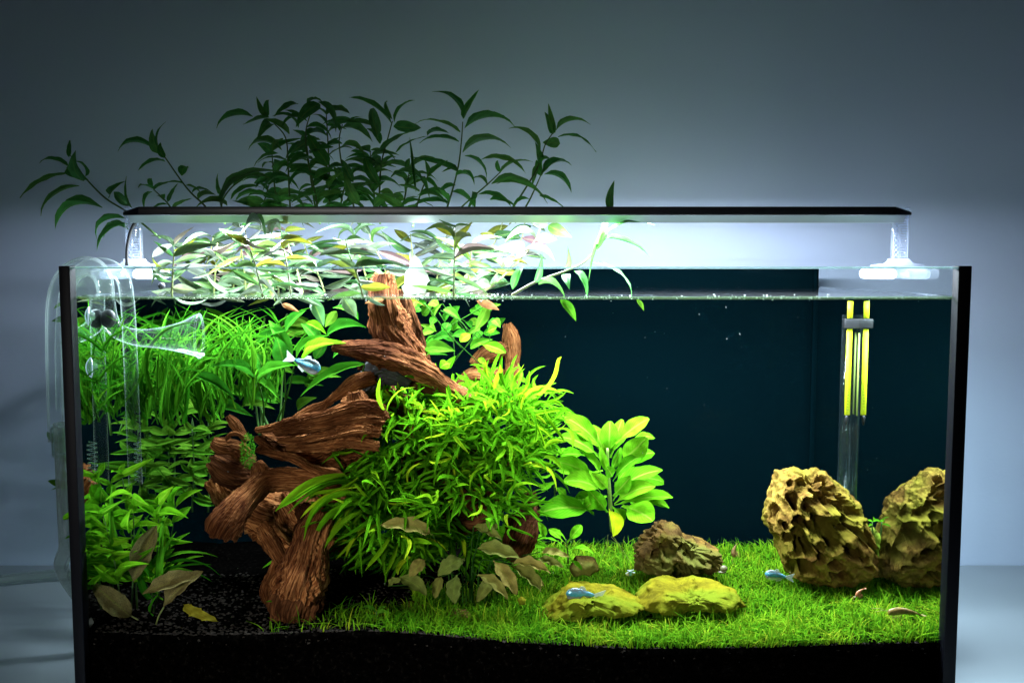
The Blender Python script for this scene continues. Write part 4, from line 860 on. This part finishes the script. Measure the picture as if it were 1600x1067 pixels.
small_plant('bushy green sprig growing between the fern bush and the rosette', .23, [(868, 800), (866, 750), (864, 715)], [((864,716),(850,690),14,'f'), ((866,716),(884,700),14), ((864,730),(842,722),12), ((866,735),(890,740),13), ((866,755),(846,765),12), ((866,760),(884,775),12), ((866,700),(868,682),10,'f')])
for (px, py, lab) in ((1363, 815, 'tiny pale sprig growing beside the green mossy rock'),):
    small_plant(lab, .19, [(px, 840), (px, py)], [((px, py), (px-10, py-3), 5), ((px, py), (px+9, py-4), 5), ((px, py+4), (px-7, py+8), 4), ((px, py), (px+1, py-8), 4)], vs=V_bright)
# broad dark green leaves beside the trunk
bl = empty('broad_leaf_plant', P(470, 640, .15), 'broad-leaved dark green plant spreading between the grassy clumps and the trunk', 'water plant')
for (b_, t_, W, Yb, Yt, bright) in [((570,569),(468,619),17,.15,.13,0), ((463,560),(514,524),15,.15,.15,0), ((473,563),(540,536),15,.14,.12,1), ((510,526),(572,510),20,.15,.15,0), ((403,597),(463,570),20,.12,.10,0), ((399,597),(328,571),15,.13,.10,0), ((300,588),(368,624),17,.11,.10,0), ((417,594),(398,550),22,.14,.14,0), ((444,572),(432,526),26,.16,.16,0), ((446,520),(478,484),20,.16,.15,0), ((478,505),(510,522),12,.15,.14,1), ((455,560),(420,500),20,.18,.18,0), ((400,540),(450,515),18,.18,.17,0), ((500,540),(470,505),18,.18,.18,0), ((400,597),(438,626),12,.15,.13,0), ((560,500),(520,480),16,.19,.19,0), ((520,560),(560,545),14,.17,.17,0)]:
    put(random.choice(V_broadb if bright else V_broad), 'leaf', bl, P(*b_, Yb), P(*t_, Yt), W*1.1*S(Yb), (R(-.2,.2), -.6, .8))
for (a, c) in (((403, 597), (412, 660)), ((460, 570), (430, 665)), ((444, 572), (440, 660)), ((570, 569), (545, 640))):
    stem_obj(bl, [P(*a, .14), P((a[0]+c[0])/2+4, (a[1]+c[1])/2, .15), P(*c, .16)], .0008, .0011, M['stalk_d'], 'leaf_stalk')
# grassy clumps
CL = [(150, 655, .10, 34, (112, 230), (470, 640)), (215, 650, .16, 36, (130, 330), (470, 600)), (270, 640, .12, 36, (180, 380), (474, 600)), (330, 640, .20, 34, (200, 440), (470, 590)), (375, 615, .14, 30, (300, 450), (470, 580)), (190, 660, .26, 30, (112, 330), (470, 650)), (420, 610, .24, 26, (330, 500), (472, 560)), (140, 640, .06, 18, (115, 220), (510, 640))]
CLAB = ['grassy clump in the corner behind the suction cups', 'grassy clump behind the upright intake pipe', 'grassy clump around the flared glass mouth', 'tall grassy clump rising to the waterline behind the glass mouth', 'grassy clump leaning over the broad dark leaves', 'shaded grassy clump at the back corner', 'sparse grassy clump behind the broad leaves', 'thin grassy clump close to the front corner glass']
for (cx, cyy, Y, n, xr_, yr_), lab in zip(CL, CLAB):
    e = empty('grassy_plant', P(cx, cyy, Y), lab, 'water plant', 'grassy clumps under the outflow')
    for k in range(int(n*1.55)):
        ty = R(*yr_); tx_ = R(*xr_); 
        bx, by = cx+R(-22, 22), cyy+R(-30, 26)
        tx_ = cx+(tx_-cx)*(.55+.45*R(0, 1)**.5)
        dl_ = math.hypot(tx_-bx, ty-by)
        if dl_ < 55: continue
        put(random.choice(V_blade), 'blade', e, P(bx, by, Y+R(-.015, .015)), P(tx_, ty, max(.015, Y+R(-.07, .06))), R(2.6, 5.8)*S(Y), (R(-.5,.5), R(-.8, .4), 1))
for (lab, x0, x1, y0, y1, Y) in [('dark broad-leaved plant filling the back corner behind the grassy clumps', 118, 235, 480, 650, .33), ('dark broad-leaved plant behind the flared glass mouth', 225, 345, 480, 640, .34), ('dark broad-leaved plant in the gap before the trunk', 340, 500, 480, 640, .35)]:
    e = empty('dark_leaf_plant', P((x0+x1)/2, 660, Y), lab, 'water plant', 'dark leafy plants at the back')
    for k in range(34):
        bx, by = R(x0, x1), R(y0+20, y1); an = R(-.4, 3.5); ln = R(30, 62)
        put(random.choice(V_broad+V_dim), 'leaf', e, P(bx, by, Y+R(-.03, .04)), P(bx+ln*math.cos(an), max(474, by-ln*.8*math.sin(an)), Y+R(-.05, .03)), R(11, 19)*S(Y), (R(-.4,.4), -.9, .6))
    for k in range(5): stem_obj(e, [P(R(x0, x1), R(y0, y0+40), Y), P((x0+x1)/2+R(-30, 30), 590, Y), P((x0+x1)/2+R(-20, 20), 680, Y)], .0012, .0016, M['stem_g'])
# dim stems at the back corner
k = 0
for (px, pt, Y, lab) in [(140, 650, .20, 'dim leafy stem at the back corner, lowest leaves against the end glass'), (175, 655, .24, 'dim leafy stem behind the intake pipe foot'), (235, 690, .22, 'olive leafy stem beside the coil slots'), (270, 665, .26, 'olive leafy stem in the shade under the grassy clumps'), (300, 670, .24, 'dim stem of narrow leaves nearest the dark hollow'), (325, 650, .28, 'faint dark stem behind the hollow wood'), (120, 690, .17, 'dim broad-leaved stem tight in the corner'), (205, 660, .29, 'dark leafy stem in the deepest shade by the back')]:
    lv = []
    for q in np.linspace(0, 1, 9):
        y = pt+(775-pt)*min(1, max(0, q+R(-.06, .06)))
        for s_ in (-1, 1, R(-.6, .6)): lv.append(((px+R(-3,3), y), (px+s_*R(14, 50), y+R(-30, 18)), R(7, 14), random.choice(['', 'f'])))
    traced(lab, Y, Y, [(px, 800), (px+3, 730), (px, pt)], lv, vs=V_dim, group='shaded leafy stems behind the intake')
# bright front corner stems
for (bx, tx_, ty, Y, n, lab) in [(150, 140, 762, .06, 6, 'bright green leafy stem tight against the corner glass'), (175, 172, 752, .075, 6, 'tallest bright green leafy stem of the corner bush'), (205, 207, 772, .05, 6, 'bright leafy stem in front of the intake foot'), (235, 248, 785, .06, 6, 'bright leafy stem arching toward the dark soil'), (190, 160, 800, .035, 6, 'bright broad-leaved stem at the front of the corner bush'), (240, 275, 790, .08, 6, 'bright stem of short leaves at the edge of the corner bush'), (150, 135, 830, .04, 5, 'low bright stem beside the curled dead leaf'), (215, 190, 740, .09, 5, 'bright stem standing behind the corner bush by the coil slots')]:
    lv = []
    for q in np.linspace(0.02, .85, n):
        x = tx_+(bx-tx_)*q; y = ty+(930-ty)*q
        for s_ in (-1, 1, R(-.4, .4)): lv.append(((x, y), (x+s_*R(16, 50), y+R(-34, 20)), R(9, 16), random.choice(['', 'f', 'f'])))
    traced(lab, Y, Y-.01, [(bx, 955), ((bx+tx_)/2+4, (955+ty)/2), (tx_, ty)], lv, vs=V_bright, group='bright leafy stems in the front corner')
tf = empty('grassy_plant', P(270, 930, .05), 'loose tuft of long narrow blades at the foot of the corner bush', 'water plant')
for (b_, t_, W) in [((250,880),(340,868),6), ((255,890),(345,895),5), ((240,900),(330,880),5), ((200,880),(175,760),10), ((225,900),(235,800),8), ((250,905),(255,800),9), ((262,910),(275,830),7), ((230,920),(140,880),6), ((230,915),(150,895),6), ((240,930),(205,870),9), ((255,935),(262,880),8), ((245,925),(300,890),7), ((150,895),(222,908),6), ((235,935),(225,860),9), ((262,900),(330,905),5), ((270,905),(318,868),6), ((240,960),(248,925),6)]:
    put(random.choice(V_blade), 'blade', tf, P(*b_, .05), P(*t_, .04), W*1.3*S(.05), (R(-.2,.2), -.6, 1))
for (b_, t_, W, vs, lab) in [((246,820),(207,910),30,V_dead,'large grey-brown dying leaf standing upright in the corner bush'), ((312,897),(222,928),24,V_dead,'pale tan dying leaf lying slantwise on the dark soil'), ((318,892),(256,948),24,V_dead,'olive dying leaf leaning on the soil beside the tan one'), ((205,962),(140,908),32,V_dead,'curled grey dead leaf at the corner glass'), ((287,944),(340,970),18,V_yd,'ragged yellow dead leaf lying on the dark soil')]:
    e = empty('dead_leaf', P(*b_, .03), lab, 'dead leaf'); put(random.choice(vs), 'blade', e, P(*b_, .035), P(*t_, .025), W*1.15*S(.03), (R(-.3,.3), -1, .5))
    if 'olive' in lab: stem_obj(e, [P(256, 948, .025), P(248, 962, .025), P(244, 975, .028)], .0008, .0008, M['stem_p'], 'leaf_stalk')
    if 'curled' in lab: stem_obj(e, [P(205, 962, .035), P(216, 968, .033)], .0008, .0008, M['stem_p'], 'leaf_stalk')
# tangle under the waterline right of the trunk
tg = empty('trailing_plant', P(700, 500, .20), 'tangled dark green trailing plant hanging under the waterline behind the trunk', 'water plant')
for (b_, t_, W, Y, vs) in [((738,520),(719,533),16,.17,V_spat), ((747,536),(790,550),20,.17,V_spat), ((664,545),(711,548),22,.15,V_dim), ((704,568),(688,574),20,.15,V_spat), ((760,520),(775,512),14,.18,V_spat), ((700,575),(712,556),12,.16,V_bright), ((660,560),(690,540),10,.17,V_dim), ((748,560),(762,572),9,.2,V_bright), ((770,500),(782,512),14,.19,V_dim), ((735,545),(770,530),14,.2,V_dim)]:
    put(random.choice(vs), 'leaf', tg, P(*b_, Y), P(*t_, Y-.01), W*S(Y), (R(-.2,.2), -1, .5))
for k in range(46):
    bx, by = R(648, 785), R(468, 565); an = R(0, 6.28); ln = R(14, 36); Y = R(.17, .3)
    if by > 500+ (800-bx)*.5: continue
    put(random.choice(V_dim+V_broad), 'leaf', tg, P(bx, by, Y), P(bx+ln*math.cos(an), by+ln*math.sin(an)*.7, Y-.01), R(9, 17)*S(Y), (R(-.3,.3), -1, .5))
for k in range(12):
    a, c = (R(650, 790), R(470, 490)), (R(655, 780), R(520, 580)); Y = R(.17, .28)
    stem_obj(tg, [P(*a, Y), P((a[0]+c[0])/2+R(-14, 14), (a[1]+c[1])/2, Y), P(*c, Y)], .0006, .0005, M['stalk_d'])
# fern bush ------------------------------------------------------------
fe = empty('fern_bush', P(665, 790, .16), 'huge bright green fern bush of narrow curling fronds covering the driftwood', 'fern')
CF = [(655, 735, .165, 155, 125), (745, 705, .17, 112, 108), (590, 800, .14, 110, 85), (720, 805, .13, 135, 80), (640, 660, .17, 75, 62), (785, 645, .18, 80, 60), (600, 845, .12, 85, 55), (785, 725, .16, 70, 70)]
frs = []
def frond(j):
    cx, cyy, Y, rx, rz = CF[j]; s = S(Y)
    an = R(-.35, math.pi+.35); el = R(-.2, 1.25); dx, dz, dy = math.cos(an)*math.cos(el), math.sin(an)*math.cos(el), -math.sin(el)
    rs = R(.45, .92); base = P(cx+dx*rx*rs, cyy-dz*rz*rs, Y+dy*.085*rs); ln = R(26, 64)
    jx, jz, jy = dx+R(-.75, .75), dz*.6+R(-.75, .45), dy+R(-.5, .5); l = math.sqrt(jx*jx+jy*jy+jz*jz)+.001
    tip = base+Vector((jx, jy, jz))/l*ln*s
    return base, tip, R(3.6, 6.4)*s
hand = [((575,785),(525,800),7), ((620,850),(600,905),7), ((560,748),(480,770),6), ((610,840),(570,890),8), ((590,820),(540,870),8), ((600,800),(520,850),7), ((565,760),(450,800),7), ((580,790),(490,850),7), ((570,775),(470,835),7), ((540,742),(430,800),13), ((545,752),(436,804),9), ((560,762),(470,812),8), ((570,770),(470,820),8), ((555,790),(500,868),9), ((575,800),(508,858),9), ((585,830),(528,878),8), ((560,775),(505,775),7), ((600,860),(545,900),8), ((840,620),(872,554),10), ((815,640),(855,600),9), ((855,628),(897,616),7), ((850,640),(885,690),7), ((830,650),(880,640),7), ((790,605),(786,556),8), ((775,610),(790,575),8), ((758,612),(735,568),10), ((770,605),(760,565),8), ((800,610),(818,575),8), ((600,640),(596,590),9), ((605,650),(640,600),8), ((655,640),(640,612),7), ((690,640),(700,600),8), ((860,660),(884,650),7), ((870,670),(895,700),8), ((850,700),(885,690),8), ((850,715),(880,735),8), ((640,870),(620,900),8), ((690,840),(665,870),9), ((700,850),(690,868),8), ((724,845),(728,880),8), ((640,855),(680,850),10)]
for (b_, t_, W) in hand: frs.append((P(*b_, R(.065, .11) if b_[1] > 735 and b_[0] < 650 else R(.09, .13)), P(*t_, R(.04, .08) if b_[1] > 735 and b_[0] < 650 else R(.07, .12)), W*.95*S(.11)))
while len(frs) < 300: frs.append(frond(random.choices(range(8), [5, 4, 3.4, 3, 1.8, 2, 1.8, 1.8])[0]))
for (b_, t_, W) in frs:
    if t_.y < .018: t_.y = .02
    put(random.choice(V_fern), 'frond', fe, b_, t_, W, (R(-.5,.5), R(-1, .2), R(.3, 1)))
# the inner fronds, joined into one mass
CF += [(590, 860, .24, 90, 50), (690, 875, .24, 90, 45), (520, 850, .27, 70, 45), (760, 850, .25, 70, 45)]  # low back clusters added to shade the soil under the bush
acc_v, acc_f, acc_uv, off = [], [], [], 0
for k in range(2500):
    b_, t_, W = frond(random.choices(range(12), [5, 4, 3.4, 3, 1.8, 2, 1.8, 1.8, 1.9, 1.9, 1.6, 1.4])[0]); me = random.choice(V_fern)
    b_ = b_+Vector((0, R(.0, .05), -R(0, .012))); t_ = t_+Vector((0, R(.0, .05), -R(0, .012)))
    x = t_-b_; L_ = x.length; x /= L_; z = Vector((R(-.5,.5), R(-1,.2), R(.3,1))); z = (z-x*z.dot(x)).normalized(); y = z.cross(x)
    co = np.zeros(len(me.vertices)*3); me.vertices.foreach_get('co', co); co = co.reshape(-1, 3)
    acc_v.append(co[:, :1]*np.array(x*L_)+co[:, 1:2]*np.array(y*W)+co[:, 2:]*np.array(z*L_)+np.array(b_)); acc_f += [tuple(i+off for i in p.vertices) for p in me.polygons]
    acc_uv += [(i//3/8, (i % 3)/2) for i in range(len(co))]; off += len(co)
me = mesh_from('inner_fronds', np.concatenate(acc_v), acc_f, True, acc_uv); local(me, fe)
M['fern_in'] = leaf_mat('fern_leaf_mass', [(.09, .31, .006)], .52, .4, .25)
tag(obj('inner_fronds', me, M['fern_in'], fe), kind='stuff')
gnarl('rhizome', [(560, 790, .19, 18), (640, 740, .19, 60), (720, 740, .2, 70), (790, 700, .2, 40)], fe, mat=M['wood_d'], seed=31)
# brown leaved plant under the fern
br = empty('brown_leaf_plant', P(730, 930, .10), 'olive-brown wavy-leaved plant drooping under the fern bush', 'water plant')
for (b_, t_, W, Y) in [((676,836),(594,820),24,.07), ((740,822),(784,842),14,.09), ((746,856),(812,871),22,.07), ((726,874),(684,899),26,.075), ((664,874),(640,901),20,.08), ((624,902),(667,928),24,.08), ((714,898),(711,943),24,.075), ((770,876),(808,928),22,.075), ((800,884),(846,923),22,.085), ((746,898),(794,935),18,.08), ((800,880),(860,894),16,.09), ((606,915),(628,905),12,.09), ((690,900),(680,935),16,.10), ((770,900),(745,940),18,.10), ((820,895),(850,915),14,.10), ((750,830),(780,822),16,.085), ((845,862),(890,870),12,.11), ((840,872),(880,885),12,.11)]:
    put(random.choice(V_brown), 'leaf', br, P(*b_, Y), P(*t_, Y-.015), W*1.15*S(Y), (R(-.4,.4), -.8, .75))
    stem_obj(br, [P(*b_, Y), P((b_[0]+730)/2, max(b_[1], 880), Y+.02), P(730+(b_[0]-730)*.4, 945, Y+.03)], .0006, .0009, M['stalk_d'], 'leaf_stalk')
sd_ = small_plant('tiny grey-green seedling on the soil before the fern', .045, [(590, 975), (588, 955)], [((588,956),(566,948),8), ((588,958),(605,946),7), ((588,962),(556,975),9), ((588,960),(612,958),7), ((590,966),(600,972),6)], vs=V_dim)
small_plant('tiny yellow-green sprout on the bare soil by the stump', .05, [(425, 950), (428, 942)], [((428,943),(415,940),4), ((428,943),(440,946),4), ((425,946),(432,950),3)], vs=V_bright)
# moss tuft on the hollow wood
vv, ff = [], []
for k in range(700):
    a = R(0, 6.28); rr = R(0, 1)**.5; px, py = 388+12*rr*math.cos(a), 705+28*rr*math.sin(a); c = np.array(P(px, py, .115+R(-.01, .005))); b0 = len(vv); d = np.array([R(-1,1), R(-1,.3), R(-.3,1)])*.003
    q = np.array([R(-1,1), R(-1,1), R(-1,1)])*.0007; vv += [c-q, c+q, c+d]; ff.append((b0, b0+1, b0+2))
tag(obj('moss_tuft', mesh_from('moss_tuft', vv, ff), leaf_mat('moss', [(.05, .22, .01)], .3, .5, 0)), 'small cushion of green moss on the hollow driftwood', 'moss', kind='stuff')

# ================================================================== LAWN
def lawn():
    n = 0; V, Fc, UV = [], [], []; off = 0
    NB = 23000; x = RNG.uniform(-.262, .4405, NB*2); y = GT+.003+RNG.uniform(0, 1, NB*2)**1.15*.40
    px = 800+F*(x-CAM.x)/(y-CAM.y)
    keep = np.ones(len(x), bool)
    rn = np.array([noise.noise(Vector((a*26, b_*26, 0))) for a, b_ in zip(x, y)])
    left = np.clip((px-455)/180, 0, 1)
    keep &= RNG.uniform(0, 1, len(x)) < (.08+.92*left**1.5)*np.clip(.85+rn*1.1*(1.3-left), 0, 1)
    keep &= ~((px < 640) & (y > .09)) & ~((px < 800) & (y > .16))
    x, y = x[keep][:NB], y[keep][:NB]; k = len(x)
    z = np.array([soil_z(a, b_) for a, b_ in zip(x, y)])
    L = RNG.uniform(.010, .027, k)*(1+.6*np.array([noise.noise(Vector((a*24, b_*24, 5))) for a, b_ in zip(x, y)])); an = RNG.uniform(0, 6.283, k); lean = RNG.uniform(.2, 1.25, k); w_ = RNG.uniform(.00036, .0009, k)
    dx, dy = np.cos(an), np.sin(an); seg = 4; side = an+1.57+RNG.uniform(-.5, .5, k); wx, wy = np.cos(side), np.sin(side); curl = RNG.uniform(.3, 1.5, k)
    P3 = []
    for i in range(seg+1):
        t = i/seg; h = L*(t*(1-.36*lean*t)); o = L*lean*(t**1.7)*curl*.95
        cx = x+dx*o; cyv = y+dy*o; cz = z-.001+h*(1-.35*lean*t); ww = w_*(1-t**2*.85)
        cyv = np.maximum(cyv, GT+.0012); cx = np.clip(cx, -.441, .441)
        P3.append(np.stack([cx-wx*ww, np.maximum(cyv-wy*ww, GT+.0011), cz], 1)); P3.append(np.stack([cx+wx*ww, np.maximum(cyv+wy*ww, GT+.0011), cz], 1))
    A = np.stack(P3, 1); m = 2*(seg+1); verts = A.reshape(-1, 3); base = np.arange(k)*m
    faces = np.concatenate([np.stack([base+2*i, base+2*i+1, base+2*i+3, base+2*i+2], 1) for i in range(seg)])
    me = bpy.data.meshes.new('lawn'); me.vertices.add(len(verts)); me.vertices.foreach_set('co', verts.ravel().astype(np.float32))
    me.loops.add(faces.size); me.loops.foreach_set('vertex_index', faces.ravel().astype(np.int32)); me.polygons.add(len(faces)); me.polygons.foreach_set('loop_start', (np.arange(len(faces))*4).astype(np.int32)); me.polygons.foreach_set('loop_total', np.full(len(faces), 4, np.int32)); me.update(calc_edges=True)
    col = np.clip(.5*RNG.uniform(0, 1, k)+.25+.55*np.array([noise.noise(Vector((a*30, b_*30, 8))) for a, b_ in zip(x, y)])+.12*RNG.normal(0, 1, k), 0, 1); ca = me.color_attributes.new('blade_tone', 'FLOAT_COLOR', 'POINT'); cc = np.ones((k, m, 4), np.float32); cc[:, :, 0] = col[:, None]; ca.data.foreach_set('color', cc.ravel())
    return me
def lawn_mat():
    m, nt, out = new_mat('lawn_blade'); L = nt.links.new
    at = N(nt, 'ShaderNodeAttribute', attribute_name='blade_tone'); sp = N(nt, 'ShaderNodeSeparateColor'); L(at.outputs[0], sp.inputs[0])
    r = ramp(nt, [(0, (.022, .11, .003)), (.4, (.065, .20, .006)), (.8, (.145, .28, .009)), (1, (.27, .31, .018))], sp.outputs[0])
    p = N(nt, 'ShaderNodeBsdfPrincipled'); p.inputs['Roughness'].default_value = .6; p.inputs['Specular IOR Level'].default_value = 0; L(r.outputs[0], p.inputs['Base Color'])
    t = N(nt, 'ShaderNodeBsdfTranslucent'); L(r.outputs[0], t.inputs[0]); mx = N(nt, 'ShaderNodeMixShader'); mx.inputs[0].default_value = .25; L(p.outputs[0], mx.inputs[1]); L(t.outputs[0], mx.inputs[2]); L(mx.outputs[0], out.inputs[0]); return m
M['lawn'] = lawn_mat()
tag(obj('carpet_grass', lawn(), M['lawn']), 'short bright yellow-green carpet grass covering the soil', 'grass', kind='stuff')

# ================================================================== FISH, SHRIMP, SNAIL
def fish_mat():
    m, nt, out = new_mat('silver_blue_scales'); L = nt.links.new
    tc = N(nt, 'ShaderNodeTexCoord'); sp = N(nt, 'ShaderNodeSeparateXYZ'); L(tc.outputs['Generated'], sp.inputs[0])
    n = N(nt, 'ShaderNodeTexNoise'); n.inputs['Scale'].default_value = 6; L(tc.outputs['Generated'], n.inputs['Vector'])
    ad = N(nt, 'ShaderNodeMath', operation='MULTIPLY_ADD'); L(n.outputs[0], ad.inputs[0]); ad.inputs[1].default_value = .35; L(sp.outputs[2], ad.inputs[2])
    r = ramp(nt, [(.30, (.55, .58, .55)), (.55, (.12, .15, .18)), (.68, (.04, .30, .48)), (.85, (.16, .42, .55)), (1, (.10, .13, .13))], ad.outputs[0])
    p = N(nt, 'ShaderNodeBsdfPrincipled'); p.inputs['Roughness'].default_value = .25; p.inputs['Metallic'].default_value = .35; L(r.outputs[0], p.inputs['Base Color'])
    v = N(nt, 'ShaderNodeTexVoronoi'); v.inputs['Scale'].default_value = 900; L(tc.outputs['Object'], v.inputs['Vector']); b = N(nt, 'ShaderNodeBump'); b.inputs['Strength'].default_value = .3; b.inputs['Distance'].default_value = .0004; L(v.outputs[0], b.inputs['Height']); L(b.outputs[0], p.inputs['Normal'])
    L(p.outputs[0], out.inputs[0]); return m
M['fish'] = fish_mat(); M['fin'] = thin_glass('fin_membrane', (.75, .8, .78), edge=.2, power=2, base=.05, rough=.3, milk=.45, milkcol=(.6, .65, .6)); M['eye'] = simple('fish_eye', (.005, .005, .006), .08)
def fish(nose, tail, Y, hgt, label, yaw=0):
    a, b_ = P(*nose, Y), P(*tail, Y); L_ = (b_-a).length; body = L_*.74; x = (b_-a).normalized(); up = Vector((0, 0, 1)); y = up.cross(x).normalized(); z = x.cross(y)
    e = empty('fish', a, label, 'fish', 'small silvery blue fish in the tank')
    e.matrix_world = Matrix(((x.x, y.x, z.x, a.x), (x.y, y.y, z.y, a.y), (x.z, y.z, z.z, a.z), (0, 0, 0, 1))) @ Matrix.Rotation(yaw, 4, 'Z')
    h = hgt*S(Y); mb = MB(); n = 14; k = 12
    hp = lambda t: max(.02, math.sin(math.pi*min(1, t**.72))**.8*(1-.55*t)*1.25+.16*t)
    for i in range(n+1):
        t = i/n; hh = h*.5*hp(t); ww = hh*.5*(1-.4*t)
        for q in range(k): an = 2*math.pi*q/k; mb.v.append((t*body, math.cos(an)*ww, math.sin(an)*hh*(1.08 if math.sin(an) < 0 else .95)+.02*h*math.sin(t*3)))
    for i in range(n):
        for q in range(k): q2 = (q+1) % k; mb.f.append((i*k+q, i*k+q2, (i+1)*k+q2, (i+1)*k+q))
    mb.f += [tuple(range(k))[::-1], tuple(n*k+q for q in range(k))]
    obj('body', mb.mesh('body', True), M['fish'], e)
    def fin(name, pts, th=.0003):
        c = len(pts); mb = MB(); mb.v = [(px, -th, pz) for px, pz in pts]+[(px, th, pz) for px, pz in pts]; mb.f = [tuple(range(c)), tuple(range(2*c-1, c-1, -1))]+[(i, i+c, (i+1) % c+c, (i+1) % c) for i in range(c)]
        obj(name, mb.mesh(name), M['fin'], e)
    fin('tail_fin', [(body*.97, .07*h), (body*1.12, .22*h), (L_*1.02, .46*h), (L_*.97, .1*h), (L_*.95, -.02*h), (L_*.98, -.14*h), (L_*1.02, -.42*h), (body*1.12, -.22*h), (body*.97, -.07*h)])
    fin('dorsal_fin', [(body*.42, .40*h), (body*.50, .66*h), (body*.62, .62*h), (body*.72, .30*h)])
    fin('anal_fin', [(body*.50, -.40*h), (body*.58, -.62*h), (body*.80, -.40*h), (body*.84, -.16*h)])
    for s_ in (-1, 1):
        obj('eye', MB().sphere((body*.10, s_*h*.115, h*.06), h*.075, 10, 8, (1, .5, 1)).mesh('eye', True), M['eye'], e)
    return e
fish((501, 578), (447, 556), .075, 22, 'silvery blue fish swimming in front of the broad dark leaves', .1)
fish((884, 927), (946, 934), .075, 21, 'bright blue fish hovering over the flat yellow rock', .15)
fish((1195, 896), (1238, 900), .10, 16, 'pale silvery fish above the grass in front of the tallest rock', -.2)
fish((984, 898), (982, 876), .12, 12, 'tiny grey fish seen end-on beside the low dark rock', .9)
def shrimp(head, tail, Y, hgt, label, col):
    a, b_ = P(*head, Y), P(*tail, Y); L_ = (b_-a).length; x = (b_-a).normalized(); y = Vector((0, 0, 1)).cross(x).normalized(); z = x.cross(y); e = empty('shrimp', a, label, 'shrimp', 'small brown shrimps on the grass')
    e.matrix_world = Matrix(((x.x, y.x, z.x, a.x), (x.y, y.y, z.y, a.y), (x.z, y.z, z.z, a.z), (0, 0, 0, 1))); h = hgt*S(Y); mat = simple('shrimp_shell', col, .35, var=.5, scale=300); mb = MB(); n = 18; k = 10
    for i in range(n+1):
        t = i/n; sg = 1-.10*abs(math.sin(t*22)) if t > .35 else 1; hh = h*.5*max(.06, math.sin(math.pi*min(1, .08+t*.92)**.8)**.7*(1-.5*t))*sg
        zc = h*.25*math.sin(t*math.pi)
        for q in range(k): an = 2*math.pi*q/k; mb.v.append((t*L_*.9, math.cos(an)*hh*.7, math.sin(an)*hh+zc))
    for i in range(n):
        for q in range(k): q2 = (q+1) % k; mb.f.append((i*k+q, i*k+q2, (i+1)*k+q2, (i+1)*k+q))
    mb.f += [tuple(range(k))[::-1], tuple(n*k+q for q in range(k))]; obj('body', mb.mesh('body', True), mat, e)
    t = MB()
    for s_ in (-1, -.4, .4, 1): t.v += [(L_*.88, 0, 0), (L_*1.05, s_*h*.3, -h*.02), (L_*.98, s_*h*.36, -h*.05)]; t.f.append((len(t.v)-3, len(t.v)-2, len(t.v)-1))
    obj('tail_fan', t.mesh('tail_fan'), mat, e); lg = MB()
    for i in range(5):
        for s_ in (-1, 1): xx = L_*(.15+.07*i); lg.tube([(xx, s_*h*.15, -h*.15), (xx-L_*.02, s_*h*.4, -h*.4), (xx-L_*.05, s_*h*.45, -h*.75)], .00025, 5)
    obj('legs', lg.mesh('legs'), mat, e)['kind'] = 'stuff'
    at = MB()
    for s_ in (-1, 1): at.tube([(0, s_*h*.08, h*.1), (-L_*.2, s_*h*.3, h*.25), (-L_*.42, s_*h*.5, h*.1)], .0002, 5)
    obj('antennae', at.mesh('antennae'), mat, e)['kind'] = 'stuff'
shrimp((1388, 956), (1444, 960), .035, 15, 'larger brown shrimp resting on the grass near the corner', (.20, .13, .03))
shrimp((1338, 931), (1352, 918), .05, 8, 'small orange shrimp upright in the grass below the tall rock', (.40, .16, .06))
shrimp((1147, 870), (1151, 848), .19, 10, 'faint brownish shrimp at the back of the lawn by the low dark rock', (.16, .09, .03))
sn = empty('snail', P(1131, 888, .17), 'tiny pale snail beside the low dark rock', 'snail')
obj('shell', MB().sphere((0, 0, 0), .0045, 12, 9, (1, .8, .9)).mesh('shell', True), simple('snail_shell', (.12, .11, .05), .4), sn)
obj('foot', MB().sphere((-.002, -.001, -.004), .0035, 10, 6, (1.5, .7, .4)).mesh('foot', True), simple('snail_flesh', (.12, .10, .06), .5), sn)

# bubbles along the waterline, joined: nobody could count them
vv, ff = [], []
for k in range(420):
    px = R(650, 800) if k % 3 == 0 else R(125, 1480); y = GT+.002+R(0, 1)**2*.12; s_ = R(.0003, .0011); p = P(px, 466, y)
    if abs(p.x) > .436: continue
    b0 = len(vv)*12; vv.append(ico_v*s_+np.array([p.x, y, WZ+R(-.0015, .0008) if k % 4 else WZ-R(0, .004)])); ff.append(ico_f+b0)
for k in range(110):
    y = R(.02, .35); p = P(R(140, 1470), R(480, 960), y)
    if abs(p.x) > .43: continue
    b0 = len(vv)*12; vv.append(ico_v*R(.00015, .00032)+np.array(p)); ff.append(ico_f+b0)
tag(obj('water_specks', mesh_from('water_specks', np.concatenate(vv), np.concatenate(ff)), simple('bubble_white', (.55, .6, .58), .2)), 'tiny bubbles and drifting specks along the waterline and in the water', 'bubbles', kind='stuff')
